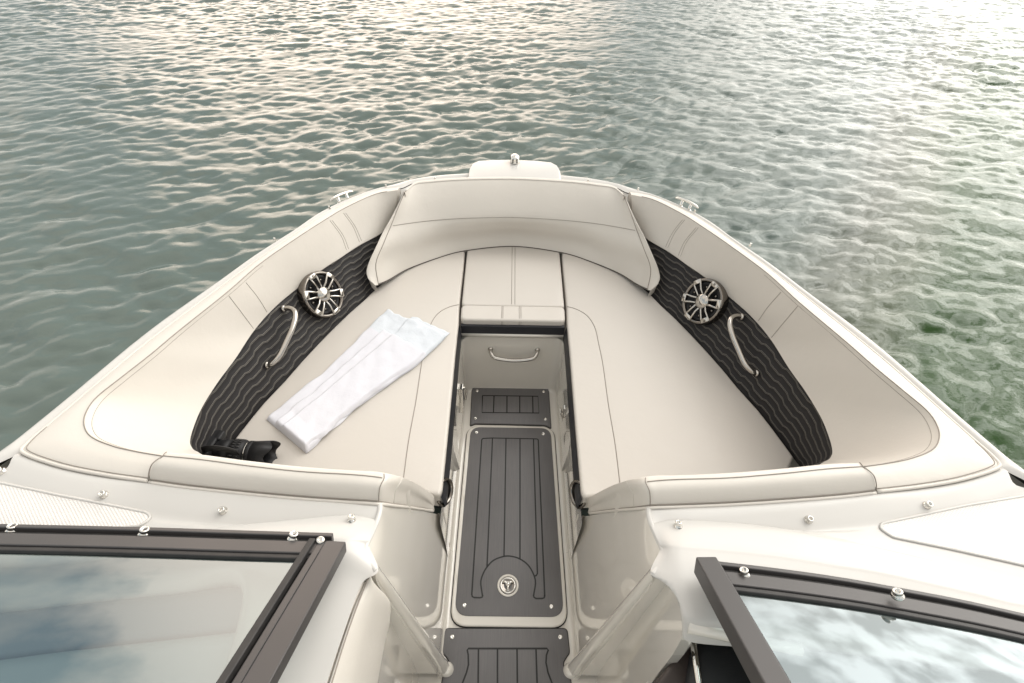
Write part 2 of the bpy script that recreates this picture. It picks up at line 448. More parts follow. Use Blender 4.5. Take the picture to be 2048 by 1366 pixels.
v, f = tube_([brL.at(u/8, 4)+Vector((0, -.0008, .0006)) for u in range(1, 80)], .0011, 5); mb.add(v, f, 1)
v, f = tube_([brL.at(u/8, 2)+Vector((0, 0, .0)) for u in range(0, 81)], .0035, 6); mb.add(v, f, 0)
v, f = tube_([brL.at(u/8, 7)+Vector((0, .001, .003)) for u in range(0, 81)], .0024, 6); mb.add(v, f, 2)  # dark tube standing in for the shade where backrest meets seat
mb.build('bow_backrest', [vin, seamM, creaseM], boat)

# ---- seat cushions
ZS = .42
inner = [(929.5,500),(927,530),(922,575),(918.5,609),(917,645),(911,700),(905,765),(897,850),(890,920),(884,980)]
left_out = [U(*q, ZS) for q in inner]
left_out += [U(878,990,ZS), U(840,985,ZS), Vector((-.45,.66,ZS)), Vector((-.84,.80,ZS))]
left_out += [p.copy() for p in rD[11::-1]]
left_out += [Vector((-.50,1.86,ZS)), Vector((-.38,1.98,ZS)), Vector((-.25,2.03,ZS))]
for p in left_out: p.z = ZS
def seat_side(s):
    P = dens(roundpoly(left_out, [0]*9+[.02]*2+[0]*30, 4), .03)
    if s == -1: P = [mir(p) for p in P]
    mb = MB(); v, f = slab_(P, ZS, ZS-.07, .010, 4); mb.add(v, f)
    sea = [(917.5,609),(897,614.5),(876,627),(861,650),(853,682),(844,723),(832,802),(817.6,880),(806,965)]
    c = curve([U(*q, ZS+.0006) for q in sea], 60)
    v, f = tube_(mv(c, s), .0014, 5); mb.add(v, f, 1)
    for p in c: p.x -= .006
    ob = mb.build('seat_cushion', [vin_seat, seamM], boat); tri_fill(ob)
    # navy side skirt of the seat cushion
    e = [left_out[k].copy() for k in range(4, 10)]+[U(880,990,ZS)]
    r0 = [p+Vector((.002, 0, -.014)) for p in e]; r1 = [p+Vector((.010, 0, -.075)) for p in e]; r2 = [p+Vector((-.02, 0, -.08)) for p in e]
    v, f = Loft([r0, r1, r2], lin=True).grid(4, 3)
    mesh_obj('cushion_skirt', mv(v, s), f, navy, ob)
both(seat_side)
cen = [U(934,498,ZS), U(931,530,ZS), U(923,609,ZS), U(921,640,ZS)]
Yf = cen[-1].y
cl_ = [Vector((p.x, p.y, ZS)) for p in cen]; cl_[0].y = 2.06
split = cen[2].y-.003
def quadring(P, name, h, m=vin_seat):
    mb = MB(); P = dens(roundpoly(P, .022, 5), .03); v, f = slab_(P, ZS+h, ZS-.07, .010, 4); mb.add(v, f); return mb
mb = quadring([Vector((p.x, p.y, 0)) for p in (cl_[0], cl_[1], Vector((cl_[2].x, split, 0)))]+[Vector((-cl_[2].x, split, 0)), mir(cl_[1]), mir(cl_[0])], 'c', 0)
for dx in (-.006, .008):
    v, f = tube_([Vector((dx, y, ZS+.0006)) for y in (split+.01, split+.1, 1.9, 2.02)], .001, 5); mb.add(v, f, 1)
tri_fill(mb.build('seat_cushion', [vin_seat, seamM], boat))
mb = quadring([Vector((cl_[2].x, split-.001, 0)), Vector((cl_[3].x, Yf, 0)), Vector((-cl_[3].x, Yf, 0)), Vector((-cl_[2].x, split-.001, 0))], 'r', .004)
for dx in (-.046, -.041, .026, .033):
    v, f = tube_([Vector((dx, y, ZS+.0046)) for y in (split-.008, Yf+.05, Yf+.012)]+[Vector((dx, Yf-.0008, ZS-.005)), Vector((dx, Yf-.0008, ZS-.02))], .0009, 5); mb.add(v, f, 1)
fr_roll = tri_fill(mb.build('front_roll', [vin_seat, seamM], boat))
v, f = box_((0, Yf-.002, ZS-.052), (abs(cl_[3].x)*2, .016, .060)); bev(mesh_obj('cushion_skirt', v, f, navy, fr_roll, smooth=False), .003)

# ---- footwell tub
YB = 1.49; pillY = U(878, 1029, .36).y
tubo = [Vector((-.213, YB, 0)), Vector((-.215, .95, 0)), Vector((-.215, pillY-.01, 0))]
tubo = tubo[::-1]+[mir(p) for p in tubo]
tubo = [tubo[k] for k in range(len(tubo))]
P0 = dens(roundpoly(tubo, [0, .03, .05, .05, .03, 0], 6), .04)
lev = [(.335, 0), (.30, 0), (.12, .004)]+[(.018-.018*sin(a*pi/12), .004+.014*(1-cos(a*pi/12))) for a in range(0, 7)]
mb = MB(); v = []; f = []; n = len(P0)
for z, d in lev: v += [Vector((p.x, p.y, z)) for p in inset(P0, d)]
for i in range(len(lev)-1):
    for j in range(n):
        if P0[j].y < pillY-.006 and P0[(j+1)%n].y < pillY-.006: continue
        f.append([i*n+j, i*n+(j+1)%n, (i+1)*n+(j+1)%n, (i+1)*n+j])
f.append([(len(lev)-1)*n+j for j in range(n)])
v += [Vector((x, y, -.0012)) for x, y in ((-.30, pillY+.10), (.30, pillY+.10), (.30, -.6), (-.30, -.6))]; f.append([len(v)-4, len(v)-3, len(v)-2, len(v)-1])
mb.add(v, f)
# lip under the centre cushion and shelf under seats
v, f = box_((0, YB+.004, .347), (.43, .022, .016)); mb.add(v, f)
for s in (1, -1):
    v, f = box_((s*.56, 1.36, .34), (.68, 1.2, .02)); mb.add(v, f)
    # moulded gusset near the aft end of the seat base
    w = [U(905, 875, .2), U(911, 938, .03), U(893, 945, .12)]
    X = .214
    yg = U(911, 938, .12).y
    g = [Vector((-X, yg+.17, .33)), Vector((-X, yg, .33)), Vector((-X+.022, yg, .12)), Vector((-X-.01, yg-.006, .10)), Vector((-X-.01, yg+.17, .30))]
    mb.add(mv(g, s), [[0, 1, 2], [1, 3, 2], [0, 2, 3, 4]])
well = mb.build('footwell', gelb, boat); tri_fill(well)

# ---- passage walls between deck and floor
wt = [(763,1007,.828),(763,1022,.83),(758,1040,.832),(745,1070,.838),(736,1090,.842),(734,1108,.845),(742,1124,.845),(757,1141,.845)]
def wallrail(k, z, xb):  # k=0 top
    return None
W0 = [U(*q) for q in wt]
pill = U(878, 1029, .36)
pill = UP(878, 1029, -.2067, -.073); top_r = [pill, UP(850,1023,-.2067,-.073), UP(820,1018,-.2067,-.073), UP(790,1012.5,-.2067,-.073)]+W0
NB = len(top_r)
base = [Vector((-.209-.004*min(1, k/4), pill.y+(W0[-1].y-pill.y)*k/(NB-1), .045)) for k in range(NB)]
topc = curve(top_r, 60); basec = curve(base, 60)
def passage(s):
    rows = []
    for k in range(31):
        t = (k/30)**1.5; row = []
        for i, (a, b) in enumerate(zip(topc, basec)):
            q = a.lerp(b, t)
            def wx(y, z): return -(.210+.073*max(0, z-.045))
            lt = wx(a.y, a.z); P = Vector((wx(q.y, q.z), q.y, q.z)); P.x += (a.x-lt)*math.exp(-t/.035)*(1-t)
            if t == 1: P.x = b.x = wx(b.y, b.z)
            row.append(P)
        rows.append(row)
    for k in range(1, 9):
        an = pi/2*k/8; rows.append([p+Vector((.016*(1-cos(an)), 0, -.027-.018*sin(an))) for p in basec])
    rows.append([p+Vector((.03, 0, -.0448)) for p in basec])
    vs = [p for q in rows for p in q]; n = 60
    fs = [[j*n+i, j*n+i+1, (j+1)*n+i+1, (j+1)*n+i] for j in range(len(rows)-1) for i in range(n-1)]
    mb = MB(); mb.add(mv(vs, s), fs)
    e = [r[0] for r in rows]
    fs = [[j*2, j*2+1, j*2+3, j*2+2] for j in range(len(e)-1)]; vs = []
    for p in e: vs += [p, Vector((-.2115 if p.z < .37 else p.x-.012, p.y+(.008 if p.z < .37 else .05), p.z))]
    mb.add(mv(vs, s), fs)
    v, f = tube_(mv([p+Vector((-.002, .002, -.003)) for p in e[:31]], s), .004, 8); mb.add(v, f)
    return mb.build('passage_wall', gelb, boat)
for s in (1, -1): passage(s)
# door jamb ribs, leaning inward to the floor
def jamb(s):
    top = U(748, 1126, .845); bot = U(897, 1333, .02)
    if s == -1: top, bot = mir(top), mir(bot)
    n = 12; v = []; f = []
    sg = -1 if s == 1 else 1
    sec = []
    for k in range(n+1):
        t = k/n; c = top.lerp(bot, t); c.x += sg*-.0*t
        foot = max(0, (t-.86)/.14)
        wd = .010+.003*t+.006*foot**2
        w_out = abs(c.x-sg*(.30-.03*t))+.005
        # profile in xy: from wall (fwd) round the nose to wall (aft)
        pr = [(w_out, wd), (.016, wd), (.009, wd), (.002, wd*.7), (-.001-.004*foot, 0), (.002, -wd*.7), (.009, -wd), (.016, -wd), (w_out, -wd)]
        for (a, b) in pr: v.append(Vector((c.x+sg*a, c.y+b, c.z)))
    m = 9
    for i in range(n):
        for j in range(m-1): f.append([i*m+j, i*m+j+1, (i+1)*m+j+1, (i+1)*m+j])
    mb = MB(); mb.add(v, f)
    fb = bot.copy(); fb.x += sg*.006
    vv, ff = lathe_([(.0, .030), (.010, .028), (.017, .020), (.021, .008), (.024, -.01)], Matrix.Translation(Vector((fb.x, fb.y-.004, .0))), 18); mb.add(vv, ff)
    mb.build('door_jamb', gelb, boat)
both(jamb)

# ---- deck: gunwale strip, hull sides, bow pad
cT = [(1022,355.5),(960,356),(905,358),(862,361.5),(828,366)]
cG = [(1022,346),(960,346),(905,348.5),(862,352.5),(822,359.5)]
gi = [UD(*q, -.004) for q in cT]+[UD(a[0]+1, a[1]+1, -.006) for a in A[:13]]
go = [UD(*q, -.004) for q in cG]+[UD(*q, -.004) for q in G]
gi[0].x = go[0].x = 0
gi = [p+Vector((0, 0, 0)) for p in gi]
tail_i = [UD(40, 906, -.004), Vector((-1.15, .52, .826)), Vector((-1.19, .3, .828)), Vector((-1.22, -.6, .84))]
tail_o = [UD(-2, 904, -.004), Vector((-1.172, .52, .824)), Vector((-1.212, .3, .826)), Vector((-1.24, -.6, .836))]
gi += tail_i; go += tail_o
gin = [p+Vector((.012, -.006, -.02)) for p in gi]
gm = bulge(gi, go, .55, .007)
def outn(R, d, dz):
    out = []
    for k, p in enumerate(R):
        a, b = R[max(0, k-1)], R[min(len(R)-1, k+1)]; t = (b-a); t.z = 0; t.normalize()
        nrm = Vector((t.y, -t.x, 0)); 
        if k == 0: nrm = Vector((0, 1, 0))
        if nrm.dot(Vector((-.6, .4, 0))) < 0 and k > 0: nrm = -nrm
        out.append(p+nrm*d+Vector((0, 0, dz)))
    return out
g1 = outn(go, .006, -.008); g2 = outn(go, .007, -.035); g3 = outn(go, -.012, -.07); g4 = outn(go, -.10, -.50); g5 = outn(go, -.30, -1.05)
for s in (1, -1):
    pass
mb = MB()
for s in (1, -1):
    v, f = Loft([gi, gm, go, g1, g2, g3]).grid(5, 4); mb.add(mv(v, s), f)
    v, f = tube_(mv(curve(outn(go, .009, -.03), 90), s), .007, 7); mb.add(v, f, 1)
gun = None
for s in (1, -1):
    gj = gi[:7]; v, f = Loft([[p+Vector((0, 0, -.004)) for p in gj], outn(gj, -.02, -.026), outn(gj, -.035, -.05), outn(gj, -.04, -.12)]).grid(4, 3); mb.add(mv(v[:], s), f)
gun = mb.build('gunwale', [gel, rubber], boat)
mb = MB()
for s in (1, -1):
    v, f = Loft([outn(go, -.012, -.066), g4, g5]).grid(4, 4); mb.add(mv(v, s), f)
mb.build('hull', gel, boat)
pad = [(936,352),(938,338),(944,327),(956,321),(985,319),(1024,318.5)]
pl = [U(*q, .706) for q in pad]; pl[-1].x = 0
full = pl[:-1]+[pl[-1]]+[mir(p) for p in pl[:-1]][::-1]
full = [Vector((pl[0].x, 2.13, .706))]+full+[Vector((-pl[0].x, 2.13, .706))]
P = dens(full, .02); mb = MB(); v, f = slab_(P, .708, .60, .012, 4); mb.add(v, f)
tri_fill(mb.build('bow_pad', gel, boat))

# bow navigation light on the pad
nl = U(1025, 323, .71); nl.x = 0
mb = MB(); v, f = lathe_([(.0, .034), (.012, .033), (.020, .028), (.022, .020), (.023, .0)], Matrix.Translation(nl)@Matrix.Diagonal((1, 1.3, 1, 1)), 18); mb.add(v, f)
light = mb.build('navigation_light', chrome, boat)
mb = MB(); v, f = lathe_([(.0205, .008), (.0235, .010), (.0235, .024), (.021, .026)], Matrix.Translation(nl+Vector((0, .004, 0))), 18); mb.add(v, f)
for sx_ in (-.010, .010): v, f = box_((nl.x+sx_, nl.y-.024, nl.z+.014), (.005, .008, .02)); mb.add(v, f)
mb.build('lens', blackp, light)

# pop-up cleats
def cleat(s):
    a, b = UD(660, 402, .019), UD(707, 383, .019)
    c = (a+b)/2
    if s == -1: a, b, c = mir(a), mir(b), mir(c)
    d = (b-a).normalized()
    P = [a-d*.0, a.lerp(b, .15)+Vector((0, 0, .006)), a.lerp(b, .5)+Vector((0, 0, .009)), a.lerp(b, .85)+Vector((0, 0, .006)), b]
    mb = MB(); v, f = tube_(curve(P, 16), .007, 8, rad=[.002+.004*sin(pi*k/15)**.6 for k in range(16)]); mb.add(v, f)
    inw = Vector((.5, -.5, 0)) if s == 1 else Vector((-.5, -.5, 0))
    for t in (.32, .68):
        q = a.lerp(b, t)
        v, f = tube_([q+Vector((0, 0, .006)), q+inw*.008+Vector((0, 0, -.02)), q+inw*.010+Vector((0, 0, -.026))], .006, 8); mb.add(v, f)
        v, f = lathe_([(.0, .008), (.009, .007), (.014, .0)], Matrix.Translation(q+inw*.010+Vector((0, 0, -.026))), 12); mb.add(v, f)
    mb.build('cleat', chrome, boat)
both(cleat)

# ---- aft deck on both sides
def deck(s):
    r0 = [U(*q) for q in ((298,962,.826),(378,973,.826),(491,985,.826),(600,995,.826),(700,1002,.826),(763,1007,.828))]
    r0 = [tail_i[0], U(46,908,.826), U(117,933,.826), U(205,951,.826)]+r0
    n = len(r0); xs = [p.x for p in r0]
    f0 = [p+Vector((0, .02, -.03)) for p in r0]
    r1 = [p+Vector((0, -.014, .008)) for p in r0]
    r2 = [p+Vector((0, -.045, .004)) for p in r0]
    r3 = [p+Vector((0, -.07, -.001)) for p in r0]
    if s == 1:
        up = [(0,1100),(60,1096),(130,1090),(200,1082),(300,1070),(380,1061),(491,1049),(600,1038),(700,1030),(760,1031)]
        lo = [(0,1150),(60,1143),(130,1137),(200,1128),(300,1116),(380,1110),(491,1102),(600,1094),(690,1085),(738,1086)]
        r4 = [U(*q, .834) for q in up]; r5 = [U(*q, .862) for q in lo]
    else:
        up = [(2100,1180),(2048,1166),(1960,1144),(1870,1120),(1760,1094),(1660,1073),(1560,1056),(1450,1044),(1348,1040),(1300,1040)]
        lo = [(2100,1232),(2048,1216),(1960,1196),(1870,1176),(1760,1152),(1660,1136),(1560,1120),(1450,1108),(1348,1100),(1310,1098)]
        r4 = [mir(U(*q, .834)) for q in up]; r5 = [mir(U(*q, .862)) for q in lo]
    r4[-1] = W0[2]+Vector((0, 0, .0)); r5[-1] = W0[4]+Vector((0, 0, .0)); r1[-1] = W0[1].lerp(W0[0], .5); r2[-1] = W0[1].copy(); r3[-1] = W0[1].lerp(W0[2], .5)
    for R, x in ((r3, -1.16), (r4, -1.17), (r5, -1.19)):
        R[0].x = x
    r4b = [a.lerp(b, .12)+Vector((0, 0, .003)) for a, b in zip(r4, r5)]
    r5b = [a.lerp(b, .85)+Vector((0, 0, .004)) for a, b in zip(r4, r5)]
    yd = lambda x: (.285+.07*max(0, 1-(abs(x)-.35)/.6)) if s == 1 else .27-.10*(abs(x)-.3)
    r6 = [Vector((p.x, min(p.y-.02, .39) if s == 1 else (p.y+yd(p.x))/2, .862)) for p in r5]; r6[-1] = W0[7].copy()
    r6b = [Vector((p.x, yd(p.x)+.01, .858)) for p in r5]; r7 = [Vector((p.x, yd(p.x), .850)) for p in r5]; r8 = [Vector((p.x, yd(p.x)-.02, .82)) for p in r5]
    if s == 1:
        r6b[-1] = U(724,1166,.843); r7[-1] = U(690,1258,.843); r8[-1] = U(638,1412,.843)
        for R_ in (r6b, r7, r8):
            R_[-2] = R_[-1]+Vector((-.05, 0, .004)); R_[-3] = R_[-1]+Vector((-.15, 0, .0))
    else:
        r6b[-1] = mir(U(1346,1162,.845)); r7[-1] = mir(U(1355,1200,.845)); r8[-1] = mir(U(1366,1243,.83))
    r3b = [a.lerp(b, .5) for a, b in zip(r3, r4)]
    L = Loft([f0, r0, r1, r2, r3, r3b, r4, r4b, r5b, r5, r6, r6b, r7, r8])
    mb = MB(); v, f = L.grid(5, 4); mb.add(mv(v, s), f)
    v, f = tube_(mv([p+Vector((-.004, 0, -.002)) for p in curve(W0, 50)], s), .006, 8); mb.add(v, f)
    ob = mb.build('deck', gel, boat)
    return L, ob
DK = {}
from mathutils.bvhtree import BVHTree
bvh = {}
for s in (1, -1):
    L, ob = deck(s); DK[s] = ob
    me = ob.data; bvh[s] = BVHTree.FromPolygons([v.co.copy() for v in me.vertices], [tuple(p.vertices) for p in me.polygons])
def on_deck(px, py, lift=0.):
    for s in (1, -1):
        h = bvh[s].ray_cast(CAM, ray(px, py).normalized())
        if h[0] is not None: return h[0]+Vector((0, 0, lift)), (h[1] if h[1].z > 0 else -h[1])
    return UD(px, py, lift), Vector((0, 0, 1))
def deck_z(x, y):
    for s in (1, -1):
        h = bvh[s].ray_cast(Vector((x, y, 1.5)), Vector((0, 0, -1)))
        if h[0] is not None: return h[0].z
    return .83
# moulded anti-slip patches
def patch(pts, s):
    P = [on_deck(*q)[0] if q[2:] == () else None for q in pts]
    P = dens(roundpoly(P, .02, 5), .015)
    bm = bmesh.new(); fc = bm.faces.new([bm.verts.new((p.x, p.y, 0)) for p in P])
    bmesh.ops.triangulate(bm, faces=[fc]); 
    for _ in range(3):
        bmesh.ops.subdivide_edges(bm, edges=[e for e in bm.edges if e.calc_length() > .03], cuts=1, use_grid_fill=True)
        bmesh.ops.triangulate(bm, faces=bm.faces[:])
    for v in bm.verts: v.co.z = deck_z(v.co.x, v.co.y)+.0022
    for f in bm.faces: f.smooth = True
    bmesh.ops.recalc_face_normals(bm, faces=bm.faces)
    me = bpy.data.meshes.new('nonskid_patch'); bm.to_mesh(me); bm.free(); me.materials.append(nonskid)
    ob = bpy.data.objects.new('nonskid_patch', me); COL.objects.link(ob); ob.parent = DK[s]
    mb = MB(); Q = [Vector((p.x, p.y, deck_z(p.x, p.y)+.0015)) for p in P]; v, f = tube_(Q+[Q[0]], .003, 6); mb.add(v, f)
    mb.build('patch_rim', gel, DK[s])
lp = [(-70,950),(5,967),(113,990),(227,1012),(295,1026),(303,1036),(283,1052),(200,1060),(100,1068),(5,1076),(-70,1082)]
lw = [on_deck(*q)[0] for q in lp]
patch(lp, 1)
patch([(2120,975),(2046,993),(1930,1012),(1801,1040),(1762,1048),(1760,1058),(1782,1074),(1900,1098),(2044,1130),(2120,1150)], -1)

# ---- snap fasteners
def snap(P, n, parent, r=.0095, name='snap_fastener'):
    n = Vector(n).normalized(); M = frame(P, n)
    mb = MB(); v, f = lathe_([(r*1.25, -.001), (r*1.25, .002), (r*.95, .004), (r*.8, .007), (r*.95, .009), (r*.95, .011), (r*.7, .012), (r*.5, .011), (r*.45, .006), (0, .006)], M, 16); mb.add(v, f)
    return mb.build(name, chrome, parent)
for q in ((4,943),(209,990),(447,1022),(703,1041),(1356,1053),(1616,1040),(1853,1011)):
    P, n = on_deck(*q); snap(P, n, boat, .0068)
for q in ((659,417),(772,374),(870,359.5),(937,354.5),(1022,353),(1108,357),(1176,363.5),(1276,380),(1389,424.5),(550,481),(1500,492)):
    snap(UD(*q, .001), (0, 0, 1), boat, .0042)

# ---- floor panels
def fl(pts, z): return [U(*q, z) for q in pts]
def screw(P, parent, r=.0075):
    mb = MB(); v, f = lathe_([(r, 0), (r*.9, .0025), (r*.5, .004), (r*.35, .0028), (0, .0028)], Matrix.Translation(P), 14); mb.add(v, f); return mb.build('screw', chrome, parent)
hz = .016
lid = dens(roundpoly([Vector((-.187, 1.272, 0)), Vector((-.190, .493, 0)), Vector((.190, .493, 0)), Vector((.187, 1.272, 0))], .055, 8), .05)
mb = MB(); v, f = slab_(inset(lid, -.003), .0035, .0005, .001, 1); mb.add(v, f, 1); v, f = slab_(lid, .012, .001, .006, 4); mb.add(v, f, 0)  # black ring painted in for the shadow in the gap round the lid
hatch = tri_fill(mb.build('floor_hatch', [gelb, caulk_shade], boat))
pan = dens(roundpoly([Vector((-.171, 1.262, 0)), Vector((-.177, .522, 0)), Vector((.178, .522, 0)), Vector((.171, 1.262, 0))], .045, 8), .05)
mb = MB(); v, f = slab_(pan, hz, .010, .002, 2); mb.add(v, f)
GZ = hz+.0006
def gr(pts, z=GZ, w=.0052, n=None, sm=False):
    P = fl(pts, z); P = curve(P, n or 40) if sm else P
    v, f = ribbon_(P, w); mb.add(v, f, 1)
arc = [(965,1192),(961.5,1165),(966,1148),(974,1134),(988,1120),(1009,1112.5),(1025,1113),(1040,1118),(1054,1128),(1064,1142),(1071,1163),(1067,1192)]
gr([(965,877),(985,876),(1012,876.5),(1040,877),(1067,877.5),(1075,878)]); gr([(963.5,879),(943.5,1190)]); gr([(1076.5,880),(1089.5,1193)])
gr([(963.5,880),(965,877)]); gr([(1075,878),(1077,881)])
gr([(943.5,1188),(944.5,1193),(948,1195),(960,1195.5),(964.5,1194),(965.5,1190)]); gr([(1067,1190),(1068,1194.5),(1072,1197),(1084,1197),(1088.5,1195.5),(1089.3,1190)])
gr(arc, sm=True)
gr([(985,877),(974,1134)]); gr([(1012,877),(1008,1113)]); gr([(1040,877),(1040,1118)]); gr([(1067,878),(1074.5,1138),(1074.8,1147),(1072.5,1151),(1069,1152)])
hp = tri_fill(mb.build('decking_panel', [teak, caulk_shade], hatch))
for q in ((953.4,864.8),(1086.6,868),(929,1210.5),(1102.6,1213)): screw(U(*q, hz), hatch)
lc = U(1016, 1171, hz)
mb = MB(); v, f = lathe_([(.036, .0005), (.036, .003), (.031, .0045), (.029, .002), (.027, -.006), (0, -.008)], Matrix.Translation(lc), 32); mb.add(v, f, 1)
v, f = lathe_([(.026, .0), (.0265, .004), (.023, .006), (.021, .003)], Matrix.Translation(lc), 32); mb.add(v, f)
for a in (30, 150, 270):
    v, f = tube_([lc+Vector((0, .004, .003)), lc+Vector((.010*cos(radians(a)), .004+.010*sin(radians(a)), .006)), lc+Vector((.020*cos(radians(a)), .02*sin(radians(a)), .004))], .0038, 8, rad=[.006, .0042, .0045]); mb.add(v, f)
v, f = lathe_([(0, .009), (.006, .0085), (.009, .006), (.010, .0)], Matrix.Translation(lc+Vector((0, .004, 0))), 16); mb.add(v, f)
v, f = lathe_([(.021, .001), (0, -.002)], Matrix.Translation(lc), 24); mb.add(v, f, 2)
mb.build('hatch_latch', [chrome, gelb, dchrome], hatch)

def floor_panel(outline, grooves, screws, z=.006, r=.012):
    global mb
    P = dens(roundpoly(fl(outline, z), r, 6), .05)
    mb = MB(); v, f = slab_(inset(P, -.0025), .003, .0005, .001, 1); mb.add(v, f, 1); v, f = slab_(P, z, .001, .002, 2); mb.add(v, f)
    for g in grooves: gr(g, z+.0006)
    ob = tri_fill(mb.build('floor_panel', [teak, caulk_shade], boat))
    for q in screws: screw(U(*q, z), ob)
floor_panel([(944.5,775.5),(940.5,850),(950,846),(1022,847.5),(1090,849.5),(1102,855),(1097,776)],
    [[(965,791),(1076,792.5),(1078,826),(964,825),(965,791)]]+[[(a, 791.5), (b, 825.5)] for a, b in ((988,987),(1014,1013.8),(1039.5,1039.5),(1065.3,1066))],
    [(954.5,782),(1087,783.5),(951,836.6),(1090.8,838.5)], .010, .006)
floor_panel([(890,1257),(885,1305),(893,1313),(900,1325),(898,1338),(886,1350),(880,1400),(1146,1400),(1140,1350),(1128,1338),(1126,1325),(1133,1313),(1139,1305),(1134,1257)],
    [[(937,1330),(936.5,1310),(934.5,1300),(937,1297),(1094,1297),(1096.5,1300),(1093,1310),(1092,1325),(1096,1345),(1104,1366),(1115,1390)],[(937.3,1328),(933,1345),(925,1366),(914,1390)],
     [(957,1297),(956,1390)],[(995,1297),(995,1390)],[(1034,1297),(1035,1390)],[(1072,1297),(1075,1390)]],
    [(904.5,1274),(1120.5,1274)])

# ---- grab handles
def handle(name, P, r, ends_n, parent=boat, m=steel):
    mb = MB(); v, f = tube_(curve(P, 40), r, 14); mb.add(v, f)
    for e, n in zip((P[0], P[-1]), ends_n):
        v, f = lathe_([(r*1.35, 0), (r*1.33, .003), (r*1.15, .005), (r, .007)], frame(e, n), 20); mb.add(v, f)
    return mb.build(name, m, parent)
def qpt(px, py):
    vs, fs = quiL.grid(6, 6); t = BVHTree.FromPolygons(vs, fs); h = t.ray_cast(CAM, ray(px, py).normalized())
    n = h[1] if h[1].dot(CAM-h[0]) > 0 else -h[1]
    return h[0], n
e0, n0 = qpt(568, 617); e1, n1 = qpt(535, 730)
def side_handle(s):
    n = (n0+n1).normalized(); n = Vector((n.x, n.y*.6, n.z*.5)).normalized()
    a, b = e0, e1; mid = a.lerp(b, .5)
    P = [a, a+n*.022, a.lerp(b, .05)+n*.046, a.lerp(b, .17)+n*.060, a.lerp(b, .38)+n*.060, a.lerp(b, .62)+n*.050, a.lerp(b, .85)+n*.038, b+n*.018-(b-a)*.03, b]
    nn = [n, n]
    if s == -1: P = [mir(p) for p in P]; nn = [mir(n), mir(n)]
    handle('grab_handle', P, .0098, nn)
both(side_handle)
yb = YB-.002
a, b = UY(981, 698, yb), UY(1075, 699.6, yb)
handle('grab_handle', [a, a+Vector((.003, -.02, -.004)), a+Vector((.02, -.036, -.016)), (a+b)/2+Vector((0, -.04, -.026)), b+Vector((-.02, -.036, -.016)), b+Vector((-.003, -.02, -.004)), b], .0085, [(0, -1, 0)]*2)

# ---- speakers
sp0, spn = qpt(641, 590)
def speaker(s):
    c, n = (sp0, spn) if s == 1 else (mir(sp0), mir(spn))
    n = (n+Vector((.2 if s == 1 else -.2, 0, 0))).normalized(); M = frame(c+n*.006, n)
    R = .092
    mb = MB(); v, f = lathe_([(R*1.0, -.02), (R, .008), (R*.98, .016), (R*.93, .020), (R*.87, .018), (R*.84, .010), (R*.82, .0)], M, 48); mb.add(v, f)
    sp_ = mb.build('speaker', dchrome, boat)
    mb = MB(); v, f = lathe_([(R*.83, .009), (R*.76, .012), (R*.70, .006), (R*.55, -.006), (R*.3, -.014), (0, -.016)], M, 40); mb.add(v, f)
    v, f = lathe_([(R*.66, -.001), (R*.64, .003), (R*.61, .001)], M, 40); mb.add(v, f)
    mb.build('cone', blackp, sp_)
    mb = MB(); v, f = lathe_([(0, .030), (R*.14, .029), (R*.27, .024), (R*.33, .018), (R*.35, .012), (R*.34, .006)], M, 32); mb.add(v, f); mb.build('dome', steel, sp_)
    for k in range(6):
        th = radians(88+60*k); mb = MB()
        d = Vector((cos(th), sin(th), 0)); e = Vector((-sin(th), cos(th), 0))
        for q in (-1, 1):
            P = [d*R*.27+e*R*.11*q+Vector((0, 0, .015)), d*R*.5+e*R*.115*q+Vector((0, 0, .021)), d*R*.78+e*R*.155*q+Vector((0, 0, .021)), d*R*.95+e*R*.16*q+Vector((0, 0, .018))]
            v, f = tube_([M@p for p in P], .0042, 6); mb.add(v, f)
        q1 = [d*R*.80+e*R*.17, d*R*.985+e*R*.17, d*R*.985-e*R*.17, d*R*.80-e*R*.17]
        v = [M@(p+Vector((0, 0, .019))) for p in q1]+[M@(p+Vector((0, 0, .0245))) for p in [x*.97 for x in q1]]
        mb.add(v, [[0, 3, 2, 1], [4, 5, 6, 7], [0, 1, 5, 4], [1, 2, 6, 5], [2, 3, 7, 6], [3, 0, 4, 7]])
        if k%2 == 0:
            v, f = lathe_([(.005, .0245), (.0045, .027), (.002, .0265), (0, .0255)], M@Matrix.Translation(d*R*.89), 12); mb.add(v, f, 1)
        bev(mb.build('spoke', [steel, dchrome], sp_), .001, 2)
        mb = MB(); v, f = lathe_([(.005, -.004), (.005, .012), (0, .013)], M@Matrix.Translation(Vector((cos(th+.52), sin(th+.52), 0))*R*.62), 10); mb.add(v, f); mb.build('bolt', dchrome, sp_)
both(speaker)

# ---- footwell hardware
X = -.212
c0 = UX(919, 790, X)
mb = MB(); v, f = box_((X+.008, c0.y, c0.z), (.018, .030, .11)); mb.add(v, f); v, f = box_((X+.006, c0.y, c0.z-.085), (.012, .018, .05)); mb.add(v, f)
v, f = tube_([Vector((X+.02, c0.y, c0.z+.05)), Vector((X+.03, c0.y, c0.z+.02)), Vector((X+.022, c0.y, c0.z-.03))], .005, 8); mb.add(v, f)
bev(mb.build('door_catch', chrome, boat, smooth=False), .003)
X = .214; c1 = UX(1128, 826, X)
mb = MB(); v, f = box_((X-.002, c1.y, c1.z), (.006, .024, .085)); mb.add(v, f)
v, f = tube_([Vector((X-.010-.008*sin(t*pi/8), c1.y+.016*cos(t*pi/8), c1.z+.026*sin(t*pi/8))) for t in range(17)], .003, 8, False); mb.add(v, f)
bev(mb.build('door_catch', chrome, boat), .001)
